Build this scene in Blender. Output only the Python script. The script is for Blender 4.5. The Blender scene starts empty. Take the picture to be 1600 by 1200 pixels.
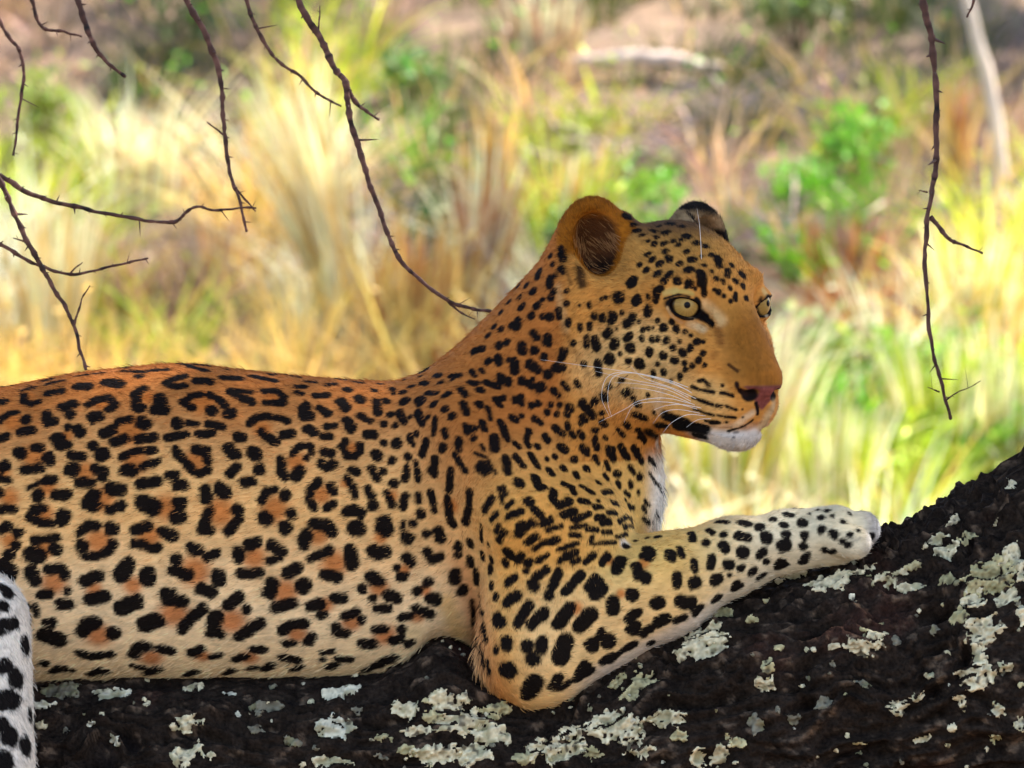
import bpy, math, random
import numpy as np
from mathutils import Vector, Matrix
from mathutils.bvhtree import BVHTree

# ------------------------------------------------------------------ units
# The leopard was measured in millimetre-like units: 1 unit = 0.65 mm,
# u runs right, v runs down, w runs away from the viewer.
S = 0.00065
Z0 = 1.5
def W3(u, v, w):
    return ((u - 800.0) * S, w * S, Z0 + (600.0 - v) * S)
def W3a(a):
    a = np.asarray(a, dtype=np.float64)
    return np.stack([(a[..., 0] - 800) * S, a[..., 2] * S, Z0 + (600 - a[..., 1]) * S], -1)

scene = bpy.context.scene
COL = scene.collection

# ------------------------------------------------------------------ camera
CAM_D, PITCH = 8.0, math.radians(2.0)
cam_data = bpy.data.cameras.new('camera')
cam = bpy.data.objects.new('camera', cam_data)
COL.objects.link(cam)
cam.location = (0.0, -CAM_D * math.cos(PITCH), Z0 + CAM_D * math.sin(PITCH))
cam.rotation_euler = (math.pi / 2 - PITCH, 0.0, 0.0)
cam_data.sensor_width = 36.0
cam_data.lens = 36.0 * CAM_D / (1600 * S)
cam_data.clip_start = 0.1
cam_data.clip_end = 3000.0
cam_data.dof.use_dof = True
cam_data.dof.focus_distance = CAM_D - 0.1
cam_data.dof.aperture_fstop = 13.5
scene.camera = cam
CAMV = np.array(cam.location)
FWD = np.array([0.0, math.cos(PITCH), -math.sin(PITCH)])
UPV = np.array([0.0, math.sin(PITCH), math.cos(PITCH)])
def view_ray(px, py):
    d = FWD + np.array([1.0, 0, 0]) * ((px - 800) * S / CAM_D) + UPV * ((600 - py) * S / CAM_D)
    return d / np.linalg.norm(d)

# ------------------------------------------------------------------ sky, sun, exposure
SUN_EL, SUN_AZ = math.radians(50), math.radians(62)   # azimuth clockwise from +Y
world = bpy.data.worlds.new('World')
scene.world = world
world.use_nodes = True
wn = world.node_tree
sky = wn.nodes.new('ShaderNodeTexSky')
sky.sky_type = 'NISHITA'
sky.sun_disc = False
sky.sun_elevation = SUN_EL
sky.sun_rotation = SUN_AZ
wn.links.new(sky.outputs['Color'], wn.nodes['Background'].inputs['Color'])
wn.nodes['Background'].inputs['Strength'].default_value = 0.095
sun_data = bpy.data.lights.new('sun', 'SUN')
sun = bpy.data.objects.new('sun', sun_data)
COL.objects.link(sun)
sun_data.energy = 5.0
sun_data.angle = math.radians(0.53)
sun_data.color = (1.0, 0.94, 0.84)
SUND = Vector((math.sin(SUN_AZ) * math.cos(SUN_EL), math.cos(SUN_AZ) * math.cos(SUN_EL), math.sin(SUN_EL)))
sun.rotation_euler = SUND.to_track_quat('Z', 'Y').to_euler()
scene.view_settings.view_transform = 'Standard'
scene.view_settings.look = 'None'
scene.view_settings.gamma = 1.0
scene.view_settings.exposure = 2.55
scene.render.engine = 'CYCLES'
scene.cycles.max_bounces = 8
scene.cycles.diffuse_bounces = 4
scene.cycles.transparent_max_bounces = 8
scene.cycles.use_denoising = True

# ------------------------------------------------------------------ small helpers
def mesh_obj(name, verts, faces, mat=None, parent=None, smooth=True, loc=None):
    me = bpy.data.meshes.new(name)
    verts = np.ascontiguousarray(np.asarray(verts, dtype=np.float32).reshape(-1, 3))
    if isinstance(faces, np.ndarray) or len({len(f) for f in faces}) == 1:
        faces = np.asarray(faces)
        n, k = faces.shape
        me.vertices.add(len(verts)); me.vertices.foreach_set('co', verts.ravel())
        me.loops.add(n * k); me.loops.foreach_set('vertex_index', faces.astype(np.int32).ravel())
        me.polygons.add(n)
        me.polygons.foreach_set('loop_start', np.arange(0, n * k, k, dtype=np.int32))
        me.update(calc_edges=True); me.validate()
    else:
        me.from_pydata(verts.tolist(), [], [list(f) for f in faces]); me.update()
    if smooth:
        me.polygons.foreach_set('use_smooth', np.ones(len(me.polygons), dtype=bool))
    o = bpy.data.objects.new(name, me)
    COL.objects.link(o)
    if mat: me.materials.append(mat)
    if parent:
        o.parent = parent
    if loc is not None:
        o.location = loc
    return o
def set_color(me, name, rgb):
    a = me.color_attributes.new(name, 'FLOAT_COLOR', 'POINT')
    c = np.ones((len(me.vertices), 4), dtype=np.float32); c[:, :3] = rgb
    a.data.foreach_set('color', c.ravel())
def tag(o, label=None, cat=None, group=None, kind=None):
    if label: o['label'] = label
    if cat: o['category'] = cat
    if group: o['group'] = group
    if kind: o['kind'] = kind
    return o
def sstep(a, b, x):
    t = np.clip((x - a) / (b - a), 0, 1)
    return t * t * (3 - 2 * t)

# numpy value noise (3-D, periodic hash), smooth
def vnoise(p, seed=0):
    p = np.asarray(p, dtype=np.float64)
    i = np.floor(p).astype(np.int64); f = p - i
    f = f * f * (3 - 2 * f)
    def h(ix, iy, iz):
        n = (ix * 374761393 + iy * 668265263 + iz * 2147483647 + seed * 974634777) & 0xFFFFFFFF
        n = ((n ^ (n >> 13)) * 1274126177) & 0xFFFFFFFF
        n = n ^ (n >> 16)
        return (n & 0xFFFF) / 65535.0
    r = 0.0
    for dx in (0, 1):
        wx = f[..., 0] if dx else 1 - f[..., 0]
        for dy in (0, 1):
            wy = f[..., 1] if dy else 1 - f[..., 1]
            for dz in (0, 1):
                wz = f[..., 2] if dz else 1 - f[..., 2]
                r = r + wx * wy * wz * h(i[..., 0] + dx, i[..., 1] + dy, i[..., 2] + dz)
    return r * 2 - 1
def fbm(p, seed=0, octv=4, gain=0.5):
    p = np.asarray(p, dtype=np.float64)
    r = 0; a = 1.0; t = 0
    for o in range(octv):
        r = r + a * vnoise(p * (2 ** o), seed + o * 17); t += a; a *= gain
    return r / t

def tube(points, radii, sides=8, cap=True):
    pts = [Vector(p) for p in points]
    n = len(pts); V = []; F = []
    up = Vector((0.31, 0.87, 0.39)).normalized(); prev = None
    for i, p in enumerate(pts):
        t = (pts[min(i + 1, n - 1)] - pts[max(i - 1, 0)]).normalized()
        a = up.cross(t) if prev is None else prev - t * prev.dot(t)
        a.normalize(); prev = a.copy(); b = t.cross(a)
        for k in range(sides):
            th = 2 * math.pi * k / sides
            q = p + (a * math.cos(th) + b * math.sin(th)) * radii[i]
            V.append(q[:])
    for i in range(n - 1):
        for k in range(sides):
            k2 = (k + 1) % sides
            F.append((i * sides + k, i * sides + k2, (i + 1) * sides + k2, (i + 1) * sides + k))
    return V, F

# ------------------------------------------------------------------ material helpers
def new_mat(name):
    m = bpy.data.materials.new(name); m.use_nodes = True
    nt = m.node_tree
    return m, nt, nt.nodes['Principled BSDF']
def attr_mat(name, attr, rough=0.7, spec=0.3, noise=None):
    m, nt, b = new_mat(name)
    a = nt.nodes.new('ShaderNodeAttribute'); a.attribute_name = attr
    nt.links.new(a.outputs['Color'], b.inputs['Base Color'])
    b.inputs['Roughness'].default_value = rough
    b.inputs['Specular IOR Level'].default_value = spec
    return m
# ================================================================== LEOPARD BODY (signed distance field -> one mesh)
TH = math.radians(52)
CT, ST = math.cos(TH), math.sin(TH)
HO = (1061.0, 497.0, -35.0)
def axis(segs):
    out = []
    for a, b, st in segs:
        out.append(np.arange(a, b, st, dtype=np.float32))
    return np.concatenate(out)
AU = axis([(-560, 860, 4), (860, 1250, 2), (1250, 1424, 4)])
AV = axis([(288, 712, 2), (712, 1290, 4)])
AW = axis([(-378, -270, 6), (-270, 262, 3.4)])
CAPD = 60.0
F = np.full((len(AU), len(AV), len(AW)), CAPD, dtype=np.float32)
def smin(a, b, k):
    h = np.maximum(k - np.abs(a - b), 0) / k
    return np.minimum(a, b) - h * h * k * 0.25
def smax(a, b, k):
    h = np.maximum(k - np.abs(a - b), 0) / k
    return np.maximum(a, b) + h * h * k * 0.25
def block(lo, hi, m=CAPD):
    sl = []
    for A, l, h in zip((AU, AV, AW), lo, hi):
        i0 = max(0, int(np.searchsorted(A, l - m)) - 1); i1 = min(len(A), int(np.searchsorted(A, h + m)) + 1)
        sl.append(slice(i0, i1))
    return tuple(sl)
def grids(sl):
    return (AU[sl[0]][:, None, None], AV[sl[1]][None, :, None], AW[sl[2]][None, None, :])
def d_ell(x, y, z, c, r):
    px, py, pz = (x - c[0]) / r[0], (y - c[1]) / r[1], (z - c[2]) / r[2]
    k0 = np.sqrt(px * px + py * py + pz * pz)
    k1 = np.sqrt((px / r[0]) ** 2 + (py / r[1]) ** 2 + (pz / r[2]) ** 2) + 1e-9
    return k0 * (k0 - 1) / k1
def d_rc(x, y, z, a, ra, b, rb, sc=(1, 1, 1)):
    """true round cone from a (radius ra) to b (radius rb)"""
    a = np.array(a, float); b = np.array(b, float)
    x = (x - a[0]) * sc[0]; y = (y - a[1]) * sc[1]; z = (z - a[2]) * sc[2]
    bx, by, bz = (b - a) * np.array(sc)
    l2 = bx * bx + by * by + bz * bz; L = math.sqrt(l2); rr = ra - rb
    t = (x * bx + y * by + z * bz) / L
    q = np.sqrt(np.maximum(x * x + y * y + z * z - t * t, 0))
    sn = rr / L; cs = math.sqrt(max(1e-6, 1 - sn * sn))
    k = t * cs - q * sn
    return np.where(k < 0, np.sqrt(q * q + t * t) - ra,
           np.where(k > L * cs, np.sqrt(q * q + (t - L) ** 2) - rb, q * cs + t * sn - ra))
def add_ell(c, r, k):
    sl = block([c[i] - r[i] for i in range(3)], [c[i] + r[i] for i in range(3)])
    g = grids(sl)
    F[sl] = smin(F[sl], d_ell(*g, c, r), k)
def add_rc(a, ra, b, rb, k, sc=(1, 1, 1), sub=False):
    m = max(ra, rb)
    lo = [min(a[i], b[i]) - m / sc[i] for i in range(3)]; hi = [max(a[i], b[i]) + m / sc[i] for i in range(3)]
    sl = block(lo, hi); g = grids(sl)
    d = d_rc(*g, a, ra, b, rb, sc)
    F[sl] = smax(F[sl], -d, k) if sub else smin(F[sl], d, k)

# --- trunk: swept ellipse along u
def add_trunk():
    us = [-480, -440, -350, -200, 0, 120, 280, 430, 520, 600, 680, 760, 820]
    top = [830, 740, 668, 632, 607, 582, 566, 584, 592, 596, 600, 640, 720]
    bot = [930, 1010, 1062, 1072, 1068, 1064, 1062, 1062, 1062, 1060, 1056, 1010, 900]
    wid = [40, 120, 165, 178, 172, 170, 172, 170, 166, 160, 150, 120, 60]
    sl = block((-500, 560, -180), (820, 1075, 180)); u, v, w = grids(sl)
    uu = AU[sl[0]]
    def ip(a):
        fine = np.interp(uu, us, a)
        ker = np.ones(21) / 21
        pad = np.concatenate([np.full(10, fine[0]), fine, np.full(10, fine[-1])])
        return np.convolve(pad, ker, 'valid')[:len(uu)].astype(np.float32)[:, None, None]
    t, b, k = ip(top), ip(bot), ip(wid)
    c, h = (t + b) / 2, (b - t) / 2
    pv, pw = np.abs(v - c) / h, np.abs(w) / k
    n = 2.25
    r = (pv ** n + pw ** n + 1e-9) ** (1 / n)
    d = (r - 1) * np.minimum(h, k) * 1.0
    d = np.maximum(d, np.maximum(-478 - u, u - 815))
    F[sl] = np.minimum(F[sl], d)
add_trunk()
# --- haunch, hind legs, tail
add_ell((-280, 820, -60), (210, 230, 150), 50)
add_ell((-280, 820, 60), (210, 230, 150), 50)
add_rc((-170, 930, -120), 120, (-75, 985, -190), 84, 45)          # near thigh, knee forward
add_rc((-26, 960, -205), 84, (2, 1290, -294), 72, 14)          # near shank hanging down over the limb
add_rc((-320, 980, 150), 100, (-150, 1040, 170), 70, 40)
add_rc((-470, 840, 0), 46, (-560, 1000, 20), 34, 40)
# --- neck, chest, shoulders
add_rc((785, 735, 0), 182, (950, 535, -10), 126, 55, sc=(1, 1, 1.12))
add_rc((800, 630, 0), 114, (926, 464, -12), 98, 50)               # nape
add_ell((896, 790, 0), (132, 130, 130), 55)                       # chest front
add_ell((972, 742, 0), (48, 90, 70), 50)
add_rc((735, 700, -75), 96, (850, 830, -120), 95, 55)             # near scapula -> shoulder
add_rc((735, 700, 75), 96, (850, 830, 120), 95, 55)
add_rc((875, 850, -125), 116, (836, 1000, -158), 90, 26)          # near upper arm
add_rc((838, 1010, -162), 84, (1030, 908, -150), 77, 24)          # near forearm
add_rc((1030, 908, -150), 77, (1140, 860, -135), 57, 30)
add_rc((1140, 862, -135), 57, (1225, 840, -125), 45, 20)
add_rc((875, 850, 125), 110, (880, 980, 150), 85, 30)            # far arm
add_rc((880, 980, 150), 80, (1130, 905, 150), 50, 30)
add_rc((1130, 905, 150), 50, (1230, 880, 150), 44, 20)
add_rc((728, 880, -235), 16, (738, 1010, -240), 30, 22, sub=True)
add_rc((712, 985, -170), 30, (690, 1064, -60), 62, 16, sub=True)
add_rc((700, 1040, -60), 48, (700, 1050, 60), 52, 16, sub=True)
add_rc((885, 935, -208), 46, (1030, 885, -196), 36, 30)           # forearm muscle
add_rc((725, 660, -120), 44, (815, 800, -196), 56, 44)            # shoulder blade edge
add_ell((1200, 838, -160), (40, 26, 26), 24)
# --- near paw
add_rc((1225, 838, -125), 45, (1300, 830, -122), 47, 20)
for (tu, tv, tw, tr) in ((1330, 840, -166, 25), (1343, 821, -130, 27), (1343, 820, -92, 27), (1322, 838, -60, 24)):
    add_rc((1285, 828, tw * .6 - 50), 29, (tu, tv, tw), tr, 4)
# --- far paw
add_rc((1230, 880, 150), 42, (1290, 866, 150), 42, 20)

# --- head, in its own frame (X forward, Y to the far side, Z up), mirrored in Y
slH = block((830, 290, -290), (1245, 712, 255), 4); gu, gv, gw = grids(slH)
du, dv, dw = gu - HO[0], gv - HO[1], gw - HO[2]
HX, HYs, HZ = [np.ascontiguousarray(a, np.float32) for a in np.broadcast_arrays(du * CT - dw * ST, du * ST + dw * CT, -dv)]
HY = np.abs(HYs)
H = np.full(HX.shape, CAPD, np.float32)
def he(c, r, k, sub=False, asym=False):
    global H
    d = d_ell(HX, HYs if asym else HY, HZ, c, r)
    H = smax(H, -d, k) if sub else smin(H, d, k)
def hr(a, ra, b, rb, k, sub=False):
    global H
    d = d_rc(HX, HY, HZ, a, ra, b, rb)
    H = smax(H, -d, k) if sub else smin(H, d, k)
he((-18, 0, 36), (132, 106, 117), 1)                    # skull
he((60, 0, 48), (72, 74, 56), 40)                       # forehead
he((30, 74, -30), (78, 46, 72), 40)                     # cheek bone
he((-50, 78, -70), (78, 58, 88), 45)                    # ruff
hr((104, 14, 24), 33, (182, 14, -88), 31, 30)           # nose bridge
hr((106, 0, 30), 33, (186, 0, -90), 32, 22)
hr((102, 57, 53), 25, (62, 86, 49), 25, 20)              # brow
he((92, 50, -62), (56, 42, 50), 40)                     # below the eye
he((78, 52, -112), (62, 44, 50), 40)                    # side of the mouth
hr((128, 14, -168), 26, (5, 62, -118), 50, 26)          # lower jaw
he((140, 0, -170), (42, 36, 32), 12)                    # chin
he((134, 29, -128), (52, 41, 43), 24)                   # whisker pad
he((168, 12, -136), (30, 22, 29), 18)                   # upper lip front
he((188, 0, -99), (24, 36, 20), 9)                     # nose pad
hr((196, 0, -118), 8, (188, 0, -150), 6, 6)             # septum
he((209, 23, -112), (14, 10, 8), 6, sub=True)           # nostril
hr((194, 35, -106), 5, (204, 25, -120), 6, 5, sub=True)
hr((210, 0, -142), 4, (196, 0, -174), 3, 6, sub=True)   # philtrum
hr((192, 14, -172), 4, (116, 64, -162), 5, 8, sub=True)  # mouth line
# eye socket, lids
EYE = (94.0, 70.0, 24.0); ER = 27.0
EG = Vector((0.88, 0.47, 0.03)).normalized()
EH = Vector((0.43, -0.83, -0.26)); EH = (EH - EG * EH.dot(EG)).normalized()
EV = EH.cross(EG)
he(tuple(Vector(EYE) + EG * 36), (38, 36, 28), 28, sub=True)   # shallow orbit
he(EYE, (ER + 6, ER + 6, ER + 6), 10)
_x, _y, _z = HX - EYE[0], HY - EYE[1], HZ - EYE[2]
_g = _x * EG[0] + _y * EG[1] + _z * EG[2] - 30
_h = _x * EH[0] + _y * EH[1] + _z * EH[2] - 2
_v = _x * EV[0] + _y * EV[1] + _z * EV[2]
H = smax(H, -d_ell(_h, _v, _g, (0, -4.0, 0), (27, 13.5, 34)), 3)
hr((124, 47, 6), 5, (142, 38, -18), 4, 10, sub=True)     # tear duct
# ears
def ear_frame(T, N):
    T = Vector(T).normalized(); N = Vector(N); N = (N - T * N.dot(T)).normalized()
    return T, N, T.cross(N)
EARS = {-1: (ear_frame((-0.10, 0.10, 0.98), (0.86, 0.50, 0.03)), (-80, 102, 112), (60, 78, 32)),
        1: (ear_frame((-0.05, 0.14, 0.98), (0.99, 0.06, 0.10)), (-72, 96, 104), (66, 76, 28))}
def ear_local(x, y, z, side):
    (T, N, B), c, _ = EARS[side]
    dx, dy, dz = x - c[0], y * side - c[1], z - c[2]
    return (dx * B[0] + dy * B[1] + dz * B[2], dx * T[0] + dy * T[1] + dz * T[2], dx * N[0] + dy * N[1] + dz * N[2])
hr((-62, 58, 150), 13, (0, 62, 112), 9, 24)             # front edge of the ear runs down to the brow
for side in (-1, 1):
    ex, ey, ez = ear_local(HX, HYs, HZ, side); er = EARS[side][2]
    dE = d_ell(ex, ey, ez, (0, 0, -6), er)
    dI = d_ell(ex, ey, ez, (3, -8, 16), (er[0] - 15, er[1] - 15, 37))
    H = smin(H, smax(dE, -dI, 6), 14)
    H = smax(H, -d_ell(ex, ey, ez, (-2, -44, 36), (40, 64, 48)), 12)
F[slH] = smin(F[slH], H, 46)
ex, ey, ez = ear_local(HX, HYs, HZ, -1)
F[slH] = smax(F[slH], -d_ell(ex, ey, ez, (2, -8, 46), (32, 40, 60)), 26)


def surface_nets(F, AU, AV, AW):
    neg = F < 0
    nu, nv, nw = F.shape
    cnt = np.zeros((nu - 1, nv - 1, nw - 1), np.uint8)
    for i in (0, 1):
        for j in (0, 1):
            for k in (0, 1):
                cnt += neg[i:nu - 1 + i, j:nv - 1 + j, k:nw - 1 + k]
    act = (cnt > 0) & (cnt < 8)
    ci = np.argwhere(act)
    vid = np.full(act.shape, -1, np.int32); vid[act] = np.arange(len(ci))
    acc = np.zeros((len(ci), 3)); num = np.zeros(len(ci))
    corners = [(i, j, k) for i in (0, 1) for j in (0, 1) for k in (0, 1)]
    val = {c: F[ci[:, 0] + c[0], ci[:, 1] + c[1], ci[:, 2] + c[2]] for c in corners}
    for a in corners:
        for ax in range(3):
            if a[ax] == 0:
                b = list(a); b[ax] = 1; b = tuple(b)
                va, vb = val[a], val[b]
                m = (va < 0) != (vb < 0)
                t = np.where(m, va / np.where(m, va - vb, 1), 0)
                p = np.tile(np.array(a, float), (len(ci), 1)); p[:, ax] = t
                acc[m] += p[m]; num[m] += 1
    frac = acc / num[:, None]
    pos = np.empty_like(frac)
    for ax, A in enumerate((AU, AV, AW)):
        i = ci[:, ax]; pos[:, ax] = A[i] + (A[i + 1] - A[i]) * frac[:, ax]
    faces = []
    for ax in range(3):
        o = [1, 2, 0][ax], [2, 0, 1][ax]
        n0 = [slice(None)] * 3; n1 = [slice(None)] * 3
        n0[ax] = slice(0, -1); n1[ax] = slice(1, None)
        s0, s1 = neg[tuple(n0)], neg[tuple(n1)]
        e = np.argwhere(s0 != s1)
        flip = s0[tuple(e.T)]
        ok = (e[:, o[0]] > 0) & (e[:, o[1]] > 0) & (e[:, o[0]] < F.shape[o[0]] - 1) & (e[:, o[1]] < F.shape[o[1]] - 1)
        e, flip = e[ok], flip[ok]
        q = []
        for da, db in ((0, 0), (-1, 0), (-1, -1), (0, -1)):
            c = e.copy(); c[:, o[0]] += da; c[:, o[1]] += db
            q.append(vid[tuple(c.T)])
        q = np.stack(q, 1)
        q[flip] = q[flip][:, ::-1]
        faces.append(q)
    return pos, np.concatenate(faces)
BP, BF = surface_nets(F, AU, AV, AW)
BF = BF[(BF >= 0).all(1)]
del F
def lap(P, Fq, it=2, lam=0.5):
    a = np.concatenate([Fq[:, 0], Fq[:, 1], Fq[:, 2], Fq[:, 3]]); b = np.concatenate([Fq[:, 1], Fq[:, 2], Fq[:, 3], Fq[:, 0]])
    n = np.bincount(a, minlength=len(P)) + np.bincount(b, minlength=len(P))
    for _ in range(it):
        s = np.zeros_like(P)
        for ax in range(3):
            s[:, ax] = np.bincount(a, P[b, ax], len(P)) + np.bincount(b, P[a, ax], len(P))
        P = P + lam * (s / np.maximum(n, 1)[:, None] - P)
    return P
BP = lap(BP, BF, 3)
def head_local(P):
    d = P - np.array(HO)
    return np.stack([d[:, 0] * CT - d[:, 2] * ST, d[:, 0] * ST + d[:, 2] * CT, -d[:, 1]], 1)
def head_to_uvw(p):
    X, Y, Z = p
    return (HO[0] + X * CT + Y * ST, HO[1] - Z, HO[2] - X * ST + Y * CT)
def vnormals(P, Fq):
    n = np.cross(P[Fq[:, 2]] - P[Fq[:, 0]], P[Fq[:, 3]] - P[Fq[:, 1]])
    N = np.zeros_like(P)
    for k in range(4):
        for ax in range(3):
            N[:, ax] += np.bincount(Fq[:, k], n[:, ax], len(P))
    return N / (np.linalg.norm(N, axis=1, keepdims=True) + 1e-12)
BW = W3a(BP)
BN = vnormals(BW, BF)
# make the normals point outwards
if ((BW - BW.mean(0)) * BN).sum() < 0:
    BF = BF[:, ::-1]; BN = -BN
print('leopard verts', len(BW), 'faces', len(BF))
# ================================================================== COAT
def lin(r, g, b):
    f = lambda c: (c / 255 / 12.92) if c / 255 <= 0.04045 else ((c / 255 + 0.055) / 1.055) ** 2.4
    return np.array([f(r), f(g), f(b)])
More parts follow.
